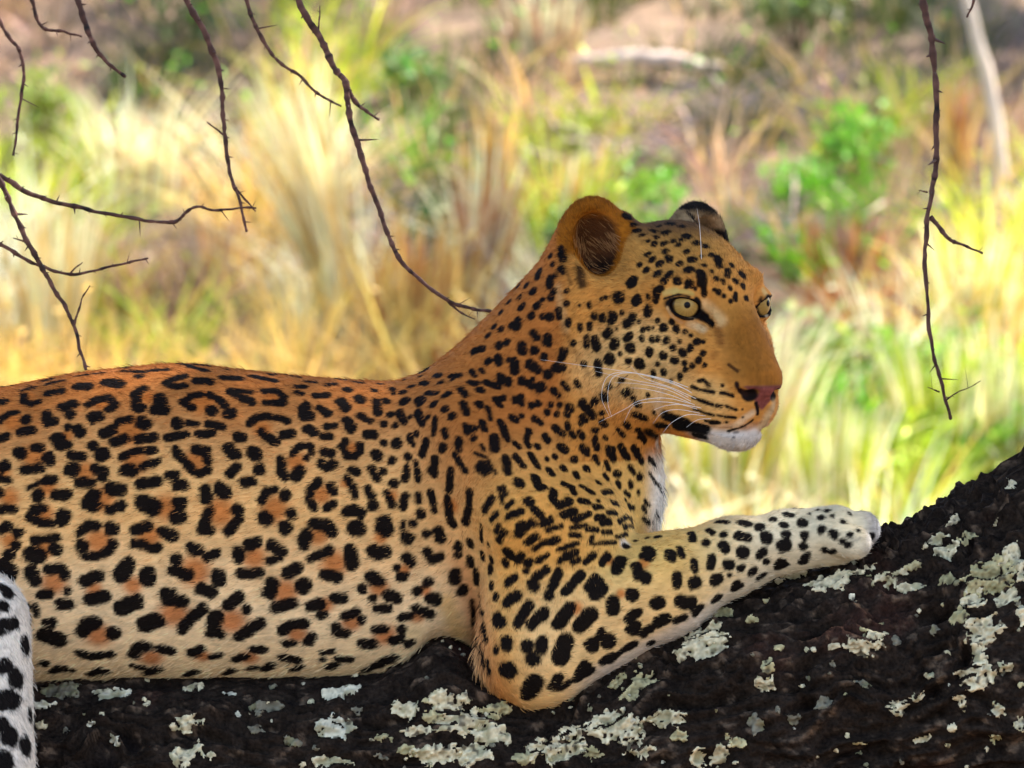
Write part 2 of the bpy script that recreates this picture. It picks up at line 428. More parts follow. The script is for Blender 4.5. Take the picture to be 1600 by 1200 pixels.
# spots and a dark elbow line: strokes read off the animal, per study sheet: origin, scale, owned box, strokes "x,y x,y .. radius"
SHEETS = {
 'A': ((0, 550), 4, (-5, 500, 388, 838), """150,240 200,225 25;150,270 150,310 200,330 240,310 22;300,200 390,180 18;310,260 385,245 30;490,215 545,215 36;670,190 745,200 38;480,150 640,130 16;720,90 900,85 14;780,120 900,125 22;870,150 28;1010,65 1080,65 18;950,115 1050,110 18;1140,75 1200,95 1290,115 26;1350,75 1430,110 18;1400,160 1500,165 28;1530,105 1600,120 18;1160,150 1090,165 1040,195 1100,220 1150,210 24;1230,180 1310,185 30;0,310 30,310 28;20,410 60,385 110,380 18;165,420 32;130,500 200,490 26;0,545 40,530 24;0,430 18;390,345 460,325 30;440,390 28;295,390 30;300,440 340,435 28;290,420 25;380,540 345,540 370,585 420,580 26;430,470 22;490,490 500,500 34;560,325 610,295 680,285 720,330 680,360 24;580,410 620,405 34;900,230 850,260 850,340 880,350 28;1000,290 1010,310 36;970,365 1030,360 32;1250,265 1190,280 1150,310 1200,350 24;1310,265 1360,290 1410,340 22;1320,365 34;1440,385 38;1440,245 1510,280 1570,310 26;1480,240 1570,250 16;650,505 700,490 30;740,440 810,420 22;890,440 910,450 36;720,560 780,545 28;860,545 960,535 26;1110,445 36;1180,445 1230,450 18;1300,445 1390,470 22;1050,535 1160,520 24;1240,515 1330,505 22;1540,440 1600,430 34;125,630 38;210,595 260,600 24;300,660 310,680 34;160,735 250,725 28;580,585 28;450,645 520,655 26;630,645 650,635 34;450,735 42;590,735 650,740 640,780 26;490,815 570,815 24;30,715 34;0,790 60,800 20;300,800 330,795 28;180,850 260,810 12;240,895 36;350,895 420,890 28;0,880 24;0,985 80,980 26;760,660 820,625 900,615 20;920,615 970,615 20;780,740 830,740 32;900,715 980,685 22;1100,610 1110,640 1160,690 1200,740 1240,760 1300,740 24;1220,605 1290,620 1300,670 26;1430,600 1450,640 1480,640 30;1490,530 1510,530 30;1580,630 32;1440,760 1480,720 28;1600,725 20;1530,815 1570,810 28;880,830 980,805 30;1050,770 1100,770 24;1110,830 1140,830 32;700,855 750,860 36;590,900 550,950 590,960 38;680,990 760,960 26;900,940 960,970 46;1110,945 1140,945 30;1100,1030 1130,1030 36;1285,860 1290,920 32;1370,850 1410,880 34;1310,1000 1280,1060 1260,1110 1310,1120 30;1485,990 34;1490,1050 1430,1120 28;270,975 210,990 190,1040 250,1060 310,1070 26;395,1025 390,1040 40"""),
 'B': ((0, 800), 4, (-5, 812, 388, 1250), """20,105 50,95 28;110,130 30;210,175 350,160 22;190,265 250,270 30;345,235 34;100,210 28;60,265 25;500,125 560,85 600,85 26;690,105 710,105 34;510,215 38;540,280 620,270 680,240 710,200 24;850,115 920,90 30;1020,125 1080,150 30;840,200 900,210 950,230 990,225 26;200,380 30;220,430 26;310,360 380,350 400,390 30;260,515 310,515 26;425,495 22;380,575 430,575 30;530,430 620,400 32;560,550 650,525 32;800,330 760,390 42;920,390 925,420 42;760,600 850,560 42;1040,510 1050,550 1140,560 34;1080,510 26;1100,300 34;1085,370 1180,395 30;1200,225 1250,245 28;1290,280 1350,260 26;1365,400 1370,430 36;1260,480 1320,500 34;1490,240 1490,290 28;1510,385 1560,390 28;910,700 980,680 46;1150,720 1200,660 1270,600 30;1140,740 26;1430,580 1490,530 34;1540,610 26;1350,660 1340,720 40;1320,760 1380,760 28;1500,780 1545,745 32;300,690 330,690 30;280,770 370,800 45;520,740 540,700 590,690 40;710,755 40;500,880 560,905 690,890 26;840,890 870,840 920,840 34;1010,855 1070,870 30;830,960 920,980 18;1210,880 1250,860 32;1320,910 1370,895 22;1480,920 1540,900 26;280,950 30;360,980 450,990 18;580,1000 680,1000 22;30,340 60,380 34;40,490 36;0,590 30,590 22;10,710 90,695 26;0,740 20;160,830 40;10,970 40,960 28;100,1040 42;0,1180 80,1170 38;170,590 14;215,590 230,640 14;60,1400 40;190,1270 30;10,1330 34;160,1460 40;20,1560 44"""),
 'C': ((380, 550), 4, (388, 500, 690, 812), """60,150 200,180 26;0,110 60,130 14;250,140 350,160 16;0,250 50,255 20;130,245 210,240 260,280 250,320 140,320 24;0,310 40,310 24;340,220 380,215 24;360,260 24;340,250 22;400,185 450,190 18;530,205 570,200 24;700,185 750,195 16;460,270 520,270 28;650,235 32;730,290 735,300 34;610,310 640,350 34;660,340 20;390,340 380,400 420,400 34;480,355 530,385 28;40,450 80,410 150,400 220,415 280,430 24;40,455 20;120,500 170,550 210,560 28;250,520 300,510 30;400,480 440,500 30;530,465 570,465 24;500,530 540,525 24;650,430 680,480 32;730,400 790,430 24;780,515 810,515 30;830,310 840,380 26;820,240 26;900,305 26;860,200 14;930,225 940,260 16;990,250 1010,250 20;1010,305 34;1050,215 22;1000,175 16;1100,300 1110,310 36;1190,325 28;1120,190 1140,200 22;1150,255 1210,260 20;1110,150 14;1200,145 1230,150 20;1230,190 20;920,390 20;880,450 24;950,460 20;980,380 990,410 1010,440 24;1040,410 18;1090,380 1120,440 26;1150,410 22;1200,420 1190,510 20;640,560 620,600 650,650 700,650 730,620 730,585 22;500,625 550,630 28;490,700 520,720 570,700 28;70,630 80,640 42;100,730 36;40,815 60,815 26;310,630 350,590 420,590 430,630 22;400,660 24;240,680 235,750 260,770 30;360,740 330,780 34;470,810 420,860 420,930 440,970 26;550,840 560,870 28;530,970 560,950 28;680,740 710,750 22;650,790 690,850 700,900 22;830,640 840,650 32;880,565 24;960,570 32;930,680 26;800,730 840,790 24;870,750 24;830,770 20;1050,560 1040,530 20;1085,510 20;1060,580 16;1140,560 1120,640 24;1030,655 24;1020,720 1010,790 22;1080,690 1095,800 18;1200,670 1190,760 26;1170,740 22;940,820 28;900,880 930,960 22;780,860 800,890 26;810,955 32;1010,900 1000,970 22;1095,890 1095,930 20;1170,880 1190,940 24;1195,990 22;1110,1010 30;110,930 150,870 200,860 24;260,900 36;140,1040 44;300,1010 34;650,1000 690,990 730,1010 32"""),
 'D': ((380, 800), 4, (388, 812, 700, 1250), """265,100 38;450,75 520,80 550,120 34;400,140 380,200 34;700,100 720,105 42;880,70 890,110 40;860,100 28;810,240 850,260 890,240 32;1000,70 1000,100 16;1060,75 24;1020,155 1030,165 32;1145,140 24;1220,120 1230,170 28;1150,250 1180,300 1230,280 24;40,205 80,190 32;180,210 220,240 240,250 32;170,300 220,290 24;40,390 100,380 28;430,290 480,270 540,240 26;670,240 680,320 36;510,390 590,410 30;280,385 340,350 32;170,500 180,450 38;150,510 28;370,470 380,460 40;210,595 310,570 30;570,540 630,540 28;430,590 480,570 32;490,640 30;800,400 850,430 32;740,480 28;810,540 22;910,520 960,535 32;840,600 910,605 24;1020,290 1050,310 28;965,350 22;980,400 1010,400 26;1155,440 28;1090,495 26;1180,540 1210,545 32;1080,600 1170,640 24;990,660 1040,650 22;640,650 700,630 28;740,670 26;580,720 28;590,750 640,760 28;830,740 880,730 24;990,735 30;940,805 990,790 28;760,820 800,825 34;250,740 300,700 380,700 30;270,820 310,815 24;430,780 410,810 28;40,740 60,720 110,690 32;70,860 120,860 28;250,910 340,930 28;500,880 560,870 20;500,920 18;600,920 660,920 26;830,960 940,910 30;40,980 80,970 20"""),
 'E': ((680, 380), 4, (690, 380, 885, 622), """640,120 24;650,180 640,210 28;580,180 18;515,270 22;570,260 22;610,300 28;525,340 22;540,400 26;460,365 18;410,430 20;720,80 20;730,130 22;790,50 800,100 24;790,160 26;715,220 715,270 24;750,200 18;740,300 22;670,350 20;635,390 26;720,340 24;770,420 775,460 20;600,455 26;670,460 20;715,460 32;480,510 28;510,490 510,520 28;370,520 22;410,535 24;330,575 22;610,560 640,590 24;700,590 700,620 28;400,635 30;445,620 24;540,640 545,670 32;620,670 28;240,670 300,660 26;680,710 24;800,670 790,720 22;760,780 32;330,735 26;390,710 400,750 24;490,740 500,790 30;460,730 20;590,750 640,790 28;700,820 30;225,800 250,830 18;280,790 300,810 14;100,830 150,825 24;110,850 20;40,870 18;410,850 450,870 30;400,830 20;540,860 600,890 24;610,850 16;660,900 34;220,870 250,875 24;320,870 400,900 22;740,920 770,950 18;280,920 28;160,910 190,950 22;80,940 24;60,950 20"""),
 'F': ((680, 600), 4, (688, 620, 1250, 862), """60,160 30;105,200 30;170,120 200,180 24;275,130 30;330,150 345,220 18;380,100 420,90 28;400,130 24;500,100 24;535,80 540,130 22;600,130 22;640,120 22;480,210 500,225 30;540,200 20;620,220 660,245 22;700,180 24;720,130 18;760,190 20;190,260 200,300 24;240,280 24;240,340 22;295,240 310,280 24;60,290 65,320 22;45,400 34;145,350 150,400 26;410,240 430,290 450,350 24;370,340 370,400 34;500,370 525,390 20;580,300 570,360 580,380 24;590,300 20;640,390 26;685,330 700,350 24;740,270 800,310 22;820,260 830,280 18;860,320 20;900,300 920,330 20;780,390 820,415 24;700,470 20;745,450 24;870,475 28;920,400 950,430 26;990,350 1010,400 20;1000,460 1015,495 18;1010,290 18;1070,340 18;120,440 150,490 190,540 22;295,520 315,530 44;250,430 320,460 380,560 10;290,380 305,410 12;440,460 455,550 26;500,450 550,510 24;600,450 640,510 26;710,540 730,560 28;800,530 26;880,560 890,580 20;945,530 26;1070,490 1085,530 16;1060,570 1075,590 18;1080,410 1110,460 26;1160,390 1200,460 24;1240,400 1290,480 24;1340,470 1370,500 22;1215,520 1240,550 20;1130,560 1150,565 22;1280,580 26;1220,620 1225,640 18;1140,620 1150,640 18;1020,615 22;95,540 90,660 28;75,720 90,830 115,880 28;215,680 215,760 190,860 30;350,720 310,790 28;525,620 40;510,600 24;630,590 650,640 36;680,640 24;800,620 850,640 870,680 22;920,640 980,680 22;1050,680 1100,670 20;1190,680 1210,695 16;1270,680 14;740,670 730,710 770,760 840,730 26;910,730 950,735 24;1020,730 20;1000,770 1040,765 20;1110,740 1140,750 20;1210,765 1240,775 18;1190,725 14;590,735 38;400,650 420,740 14;430,640 440,690 14;450,770 480,740 20;1300,770 1320,800 16;1310,730 1340,760 12;1340,560 1420,680 12;1380,810 1395,840 10;1300,840 1340,870 14;1360,860 10;460,825 540,800 24;620,780 660,820 26;680,870 720,855 28;800,820 870,795 24;870,850 960,810 24;1010,840 1050,825 20;1080,805 1130,805 18;1040,870 1090,860 22;1150,860 1200,830 1230,850 18;1180,890 1240,890 18;530,930 530,900 600,870 34;570,990 630,950 26;700,910 790,885 18;850,900 940,885 16;850,940 900,945 20;950,910 1010,910 18;1050,925 1100,925 14;1130,955 1200,940 12;350,850 380,810 22;400,890 380,920 20;430,930 400,980 28;290,890 290,980 20;330,1000 18;30,920 30,970 28;140,1000 140,1030 24;215,980 220,1010 22;620,1030 680,990 16;720,990 760,980 26;770,1035 890,995 16;970,990 980,960 20;980,1000 1130,990 14;1190,1015 26;1250,980 16;1330,960 18;1390,955 24;1460,890 24;1320,1030 1340,1050 34"""),
 'G': ((700, 820), 4, (690, 862, 1042, 1250), """60,190 24;140,210 140,250 20;215,180 215,200 22;270,220 24;265,280 34;370,170 390,190 32;360,240 28;430,220 460,200 22;45,310 45,340 36;90,410 34;180,300 180,360 24;270,380 28;300,450 28;370,360 420,330 24;520,370 540,390 30;540,330 620,280 22;690,300 650,390 26;630,440 32;830,310 780,370 730,420 26;500,240 28;490,290 20;560,230 620,190 16;700,220 800,170 20;780,240 820,220 16;860,230 910,190 18;960,240 1000,190 20;1080,220 1050,280 34;890,390 920,340 32;920,430 960,400 36;950,360 26;1180,260 1190,320 30;1230,330 36;1230,190 1260,195 34;370,480 430,440 32;440,610 510,500 30;520,620 600,550 34;690,620 760,520 36;830,630 890,560 44;1030,480 1030,530 36;1150,440 40;1180,550 1130,590 30;1160,640 45;300,590 330,610 36;310,570 28;365,730 365,750 36;300,780 300,790 22;500,750 500,770 34;590,730 580,770 34;530,840 42;730,730 700,830 48;960,660 22;900,750 44;1000,730 46;960,700 36;1310,490 44;1350,590 1320,610 40;1230,690 20;1010,850 1090,790 1140,760 24;1270,740 24;360,910 380,910 48;540,980 510,1050 48;480,1080 26;690,960 660,1010 34;850,890 820,950 42;150,480 160,620 14;200,450 220,560 16;220,620 240,720 16;190,700 230,880 10;245,850 260,920 14"""),  # the last strokes draw the dark line behind the elbow
 'H': ((1000, 740), 4, (1042, 740, 1400, 1100), """180,335 24;320,370 330,420 20;410,430 24;430,355 450,370 18;520,380 22;490,300 540,305 20;630,305 670,315 28;190,500 190,520 32;250,470 260,510 22;340,550 340,600 24;450,530 440,580 26;520,450 530,470 30;620,390 660,400 30;640,490 38;750,330 28;790,400 36;830,285 24;900,320 26;910,380 26;895,455 910,450 38;750,510 770,490 24;790,550 20;880,560 870,580 34;630,590 24;540,570 560,570 28;560,635 14;700,620 710,610 28;170,650 160,680 30;230,640 230,690 26;330,690 350,680 36;470,665 480,665 38;600,690 28;250,800 320,810 38;480,780 30;350,870 28;1015,310 30;1030,385 28;1020,460 26;1040,520 1020,550 30;940,260 910,250 22;1130,275 22;1200,265 16;1170,230 18;1110,225 12;1265,190 26;1050,200 18;1080,190 18;1130,350 24;1210,380 28;1270,305 20;1310,380 20;1270,425 22;1160,480 26;1310,250 14;1365,355 14;1060,250 10"""),
 'I': ((860, 440), 8, (878, 442, 1042, 592), """200,115 26;200,270 36;225,500 220,530 32;365,580 365,550 30;485,280 490,310 22;365,300 14;550,420 545,440 28;490,540 490,580 28;650,440 650,470 34;775,420 770,470 44;895,390 22;700,200 20;640,220 16;740,190 14;850,195 860,200 60;1060,250 1090,220 52;1225,185 26;1340,120 1330,200 34;1320,240 30;1380,80 32;1220,390 1220,360 48;960,530 1030,440 46;1110,500 22;730,640 710,660 44;960,710 1000,680 38;1000,830 54;810,740 790,810 40;830,590 16;745,970 60;870,905 24;975,995 30;1120,1030 56;445,700 450,800 24;560,720 580,820 36;420,1030 32;590,1020 600,1090 36;610,1150 34;280,770 30;170,850 150,930 36;150,1070 40;1155,605 28;1225,585 28;1280,575 18;1145,710 32;1270,715 36;1340,715 34;1235,885 50;1415,925 40;1450,740 36;1340,1030 24;1420,1130 36;1290,1160 40;1340,475 1340,490 26;1410,575 42"""),
 'J': ((860, 300), 8, (965, 325, 1042, 442), """1040,410 30;1100,480 1060,490 24;1170,540 1130,540 18;1230,345 1280,345 20;1330,560 28;1270,480 1320,500 22;1300,640 1300,660 26;1410,650 28;1440,740 34;1220,780 30;1275,840 34;1365,900 36;1200,980 34;1120,910 24;1350,1010 1330,1040 34;1030,1110 1020,1140 44;1195,1150 34;1370,1180 30;1220,615 16;960,300 40;1000,330 20;1150,350 18;1400,350 40;1350,430 24"""),
 'K': ((1040, 300), 8, (1036, 325, 1250, 442), """100,620 26;155,660 24;265,740 34;10,740 24;0,510 36;70,830 60,850 28;20,810 24;180,890 180,910 30;325,850 42;300,980 290,960 42;65,1010 40,1040 36;145,1110 38;300,1130 36;440,1020 460,1130 46;485,920 24;580,990 20;270,550 40;210,600 24;390,640 36;500,680 30;580,790 28;650,830 660,920 34;790,990 770,1040 28;830,920 24;640,1090 24;710,1110 22;870,1110 28;960,1040 36;1130,1150 26;700,850 16;450,800 14;60,400 44;200,430 30;-20,1110 34;0,640 24"""),
 'L': ((1040, 440), 8, (1036, 438, 1250, 572), """470,60 480,160 26;290,20 310,40 34;260,70 20;370,90 16;130,0 22;660,140 28;610,100 16;735,180 24;810,90 24;880,150 880,230 24;810,245 20;1010,210 34;970,60 30;720,20 16;75,500 28;150,610 145,590 34;235,625 28;315,675 20;85,820 34;20,740 32;175,750 16;215,890 38;300,845 310,830 34;110,985 40;395,755 34;470,755 18;470,895 26;405,985 32;240,1020 24;335,1050 28;490,1045 20"""),
 'M': ((1040, 570), 8, (1036, 572, 1250, 720), """180,130 180,170 32;245,60 28;340,30 20;70,195 18;420,200 470,190 540,250 20;710,260 16;330,270 420,310 600,345 14;690,350 740,355 840,390 15;340,410 470,460 590,500 17;640,510 700,520 20;760,520 880,560 15;960,555 8;350,550 480,600 600,630 13;650,630 870,660 12;965,655 8;500,700 640,715 16;760,720 10"""),
 'N': ((860, 570), 8, (872, 592, 1042, 704), """330,220 350,260 34;160,230 220,300 28;110,370 60,320 30;660,380 680,420 40;730,270 32;890,190 34;930,345 960,340 44;1220,380 24;1040,420 26;1090,490 44;1060,620 1180,670 40;1300,600 24;550,460 46;400,480 470,560 540,640 46;240,540 50;110,500 32;90,630 36;210,620 36;640,600 30;440,690 400,650 32;380,730 34;680,740 640,710 38;220,770 200,730 30;290,890 260,850 32;80,820 160,870 30;580,830 540,800 26;700,920 680,900 28;370,840 410,900 28;560,920 590,1040 30;950,740 980,780 32;840,810 920,890 24;1090,810 1180,960 32;1110,900 30;150,1050 110,1020 46;420,1060 460,1070 40;730,1060 770,1070 40;880,1040 920,1070 36;1060,1060 1090,1070 34"""),
}
SPOTS = []     # (points in px, radius px)
for key, ((ox, oy), sc, own, txt) in SHEETS.items():
    for st in txt.replace('\n', '').split(';'):
        tok = st.split()
        if not tok: continue
        pts = np.array([[float(x) for x in t.split(',')] for t in tok[:-1]]) / sc + (ox, oy)
        c = pts.mean(0)
        if own[0] <= c[0] <= own[2] and own[1] <= c[1] <= own[3]:
            SPOTS.append((pts, float(tok[-1]) / sc * {'A': 1.24, 'B': 1.28, 'C': 1.12, 'D': 1.28, 'G': 1.18, 'H': 1.15, 'F': 1.0, 'E': 1.1, 'J': 1.55, 'K': 1.55, 'L': 1.42, 'I': 1.34, 'N': 1.16}.get(key, 1.2) * (1.3 if key == 'B' and c[0] < 58 and c[1] > 866 else 1) + 0.8))
for x, y, r in ((1062, 968, 9), (1010, 985, 10), (1090, 952, 9), (1120, 936, 8), (1152, 918, 8), (1190, 900, 7), (985, 1010, 9), (950, 1030, 11), (915, 1052, 11), (1225, 884, 7), (1255, 876, 7), (880, 1072, 10),
                (420, 1042, 10), (465, 1044, 9), (520, 1040, 10), (575, 1046, 9), (620, 1042, 10), (240, 1048, 11), (300, 1052, 10), (150, 1050, 11), (90, 1046, 11), (360, 1050, 9), (640, 1005, 8), (1300, 862, 6), (1325, 852, 5)):
    SPOTS.append((np.array([[x - r * .5, y + r * .25], [x + r * .5, y - r * .25]]), r * 0.95))
ROS = []
for (ox, oy), txt in (((0, 550), "80,440,60 180,280,40 640,330,45 210,650,80 420,520,40 820,490,100 1260,310,90 850,680,90 1230,680,80 540,750,70 640,920,80 1380,1000,95 280,1010,60 1040,970,80 300,850,60 930,290,50 20,750,50 60,910,60"),
                      ((0, 800), "620,180,85 930,150,80 280,230,60 340,440,80 590,480,50 830,460,60 1220,370,95 1090,630,95 1450,680,90 620,770,85 950,910,70 1270,900,50 60,180,50"),
                      ((380, 550), "180,290,50 330,690,60 490,890,60 200,980,85 120,480,60 680,600,40 640,820,30 930,900,40 1300,960,50"),
                      ((380, 800), "470,150,60 570,320,85 260,500,85 70,280,75 520,580,50 850,470,60 680,690,60 890,770,75 340,760,65 1090,660,45 860,160,40 1010,360,35 1140,490,40 40,910,60"),
                      ((700, 820), "1220,240,40 800,520,40 1080,430,30 1000,220,40 480,560,30")):
    for t in txt.split():
        x, y, r = map(float, t.split(','))
        ROS.append(((ox + x / 4, oy + y / 4), r / 4))

near = (BN[:, 1] < 0.25)
nf = BF[near[BF].all(1)]
bvh = BVHTree.FromPolygons([tuple(p) for p in BW], [tuple(int(i) for i in f) for f in nf])
def hit(px, py):
    d = view_ray(px, py)
    r = bvh.ray_cast(Vector(CAMV), Vector(d), 30)
    return r
def to_uvw(p):
    return np.array([p[0] / S + 800, 600 - (p[2] - Z0) / S, p[1] / S])
def on_body(pts, maxjump=90):
    out = []
    for (x, y) in pts:
        h = hit(x, y)
        if h[0] is not None: out.append(to_uvw(h[0]))
    if len(out) > 1:
        w = [o[2] for o in out]
        if max(w) - min(w) > maxjump: out = out[:1]
    return out
SP3 = []
for pts, r in SPOTS:
    # densify long strokes so that they hug the surface
    q = [pts[0]]
    for a, b in zip(pts[:-1], pts[1:]):
        n = max(1, int(np.linalg.norm(b - a) / 14))
        q += [a + (b - a) * (i + 1) / n for i in range(n)]
    p3 = on_body(q)
    if p3: SP3.append((np.array(p3), r))
ROS3 = [(on_body([c])[0], r) for c, r in ROS if on_body([c])]
# spots on the sides the viewer cannot see: scattered with the same spacing
rng = np.random.default_rng(7)
hl_all = head_local(BP)
cand = np.where(((BN[:, 1] > 0.12) | (BP[:, 0] < -8) | ((BN[:, 2] > 0.86) & (BP[:, 0] < 860) & (BP[:, 1] < 650))) & ~((hl_all[:, 0] > 40) & (np.abs(hl_all[:, 1]) < 60) & (BP[:, 0] > 1000)))[0]
cand = rng.permutation(cand)[:9000]
keep = []; kp = np.zeros((0, 3)); seen = np.concatenate([p for p, r in SP3])
for i in cand:
    p = BP[i]; sp = 34 if p[0] > 660 else 46
    if len(kp) and ((kp - p) ** 2).sum(1).min() < sp * sp: continue
    if ((seen - p) ** 2).sum(1).min() < 27 ** 2: continue
    kp = np.vstack([kp, p]); keep.append(i)
for i in keep:
    p = BP[i]; r = rng.uniform(7, 10) if p[0] > 660 else rng.uniform(9, 13)
    off = rng.normal(0, 6, 3) * (1 if p[0] > 660 else 1.6)
    SP3.append((np.array([p - off, p + off]), r))

def seg_dist(P, poly):
    """distance of points P to a 3-D polyline"""
    d = np.full(len(P), 1e9)
    if len(poly) == 1:
        return np.sqrt(((P - poly[0]) ** 2).sum(1))
    for a, b in zip(poly[:-1], poly[1:]):
        ab = b - a; L = (ab * ab).sum() + 1e-9
        t = np.clip(((P - a) @ ab) / L, 0, 1)
        q = P - a - t[:, None] * ab
        d = np.minimum(d, (q * q).sum(1))
    return np.sqrt(d)
class Painter:
    """colour of the coat at many surface points given in (u, v, w)"""
    def __init__(self, P):
        self.o = np.argsort(P[:, 0]); self.P = P[self.o]; self.u = self.P[:, 0]
    def near(self, poly, m):
        i0 = np.searchsorted(self.u, poly[:, 0].min() - m); i1 = np.searchsorted(self.u, poly[:, 0].max() + m)
        Q = self.P[i0:i1]
        k = np.where((Q[:, 1] > poly[:, 1].min() - m) & (Q[:, 1] < poly[:, 1].max() + m) &
                     (Q[:, 2] > poly[:, 2].min() - m) & (Q[:, 2] < poly[:, 2].max() + m))[0]
        return k + i0
    def back(self, a):
        r = np.empty_like(a); r[self.o] = a; return r

STROKES = []   # hand-painted markings and toe-groove shade: px points, radius, colour, strength, softness
def mk(sheet, pts, r, col, st=1.0, soft=0.5):
    (ox, oy), sc = SHEETS[sheet][0], SHEETS[sheet][1]
    q = np.array([[float(x) for x in t.split(',')] for t in pts.split()]) / sc + (ox, oy)
    STROKES.append((q, r / sc, col, st, soft))
BLK = lin(15, 11, 11); CREAM = lin(226, 196, 150); WHT = lin(240, 235, 230); BRN = lin(122, 74, 32)
# --- face
mk('L', "700,560 760,760", 120, lin(150, 98, 34), 0.0)
mk('L', "660,600 690,760", 60, BRN, 0.75, 0.9)
mk('L', "590,930 640,900", 40, BRN, 0.5, 0.9)
mk('L', "480,280 560,350 690,490", 74, lin(222, 182, 126), 0.85, 1.0)
mk('L', "300,510 400,560 470,600", 54, lin(222, 188, 140), 0.85, 0.9)
mk('L', "20,330 90,440 200,510", 22, lin(205, 160, 110), 0.9, 0.6)
mk('L', "100,140 220,120 330,150", 34, lin(180, 150, 80), 0.8, 0.7)
mk('I', "1430,140 1560,110", 44, lin(200, 168, 96), 0.8, 0.8)
mk('L', "-20,215 60,190 160,160 300,190", 13, BLK, 1, 0.5)
mk('L', "390,240 400,330 430,400 500,440", 52, BLK, 1, 0.35)
mk('L', "330,410 420,430 560,510 600,560", 46, BLK, 1, 0.4)
mk('L', "60,330 130,420 230,470 340,470", 15, BLK, 1, 0.4)
mk('L', "50,230 60,330", 14, BLK, 1, 0.5)
# far eye surround
mk('L', "1230,110 1250,150", 40, lin(206, 170, 110), 0.9, 0.8)
mk('L', "1200,390 1160,450", 22, BLK, 1, 0.5)
mk('L', "1240,480 1200,540", 18, BLK, 0.9, 0.6)
mk('L', "1280,590 1290,600", 16, BLK, 0.8, 0.6)
mk('L', "1250,330 1260,430", 24, lin(190, 170, 140), 0.8, 0.8)
# muzzle
mk('L', "790,1040 900,1120", 20, lin(60, 34, 16), 0.9, 0.5)
mk('M', "890,240 930,330 1000,370", 34, lin(38, 22, 18), 1, 0.5)
mk('M', "1130,480 1145,540 1150,610", 26, lin(26, 15, 15), 1, 0.4)
mk('M', "1090,600 1000,660 900,740 800,800", 40, lin(226, 196, 158), 0.8, 0.9)
mk('M', "1350,520 1280,650 1220,760", 80, lin(196, 172, 132), 0.8, 0.9)
mk('M', "700,960 900,960 1080,900", 95, lin(210, 205, 202), 1, 0.7)
mk('M', "560,940 700,1000", 60, lin(210, 205, 202), 1, 0.7)
mk('M', "0,640 250,720", 88, BLK, 1, 0.4)
mk('M', "150,770 480,800", 92, BLK, 1, 0.35)
mk('M', "380,880 480,900", 64, BLK, 1, 0.35)
mk('M', "560,730 670,725", 26, BLK, 1, 0.5)
mk('M', "860,850 900,840", 16, lin(70, 66, 70), 0.7, 0.7)
mk('M', "850,905 855,910", 14, lin(50, 46, 50), 0.9, 0.6)
mk('M', "780,830 860,805 960,770 1090,690", 15, BLK, 1, 0.6)
mk('N', "1230,830 1350,860", 80, BLK, 1, 0.45)
mk('N', "1340,760 1440,760", 60, BLK, 1, 0.45)
mk('N', "1340,560 1360,380 1380,300", 70, lin(222, 184, 140), 0.8, 0.9)
# throat and chest
mk('N', "1330,960 1450,1050 1420,1200", 80, lin(205, 200, 196), 0.95, 0.8)
mk('N', "1560,900 1570,1100", 60, WHT, 1, 0.7)
mk('N', "1490,960 1470,1040 1430,1120", 32, lin(60, 56, 66), 0.9, 0.6)
mk('F', "1420,440 1440,620 1420,800", 40, WHT, 1, 0.8)
mk('F', "1180,1000 1290,950 1400,880", 34, WHT, 0.85, 0.8)
# ruff fold
mk('I', "100,60 130,300 200,600", 50, lin(214, 176, 120), 0.4, 1.0)
mk('I', "150,540 250,740 340,930 480,1160", 34, lin(96, 54, 24), 0.4, 1.0)
mk('J', "190,950 260,1150", 20, lin(62, 36, 20), 0.6, 0.9)
# ear
mk('J', "370,960 400,1150", 60, lin(40, 24, 18), 0.9, 0.7)
mk('J', "130,700 170,850", 44, BLK, 1, 0.5)
mk('J', "140,950 160,1010", 34, BLK, 1, 0.5)
mk('J', "600,1000 900,1040", 60, lin(140, 84, 36), 0.8, 0.9)
mk('H', "1395,235 1425,320 1418,400 1390,440", 9, lin(84, 78, 76), 0.75, 0.7)  # paw: shade in the grooves between the toes, painted as dark strokes
mk('H', "1440,225 1478,300 1480,350", 8, lin(96, 90, 88), 0.7, 0.7)
mk('H', "1300,395 1350,420 1380,400", 7, lin(120, 112, 104), 0.5, 0.8)
# armpit fringe
mk('D', "1270,560 1340,720 1420,900", 60, lin(222, 184, 120), 0.8, 0.9)
mk('D', "1060,760 1080,880", 80, lin(232, 206, 158), 0.9, 0.9)
ST3 = []
for q, r, c, st, soft in STROKES:
    if st <= 0: continue
    d = [q[0]]
    for a, b in zip(q[:-1], q[1:]):
        n = max(1, int(np.linalg.norm(b - a) / 10))
        d += [a + (b - a) * (i + 1) / n for i in range(n)]
    p3 = on_body(d, 60)
    if p3: ST3.append((np.array(p3), r, c, st, soft))

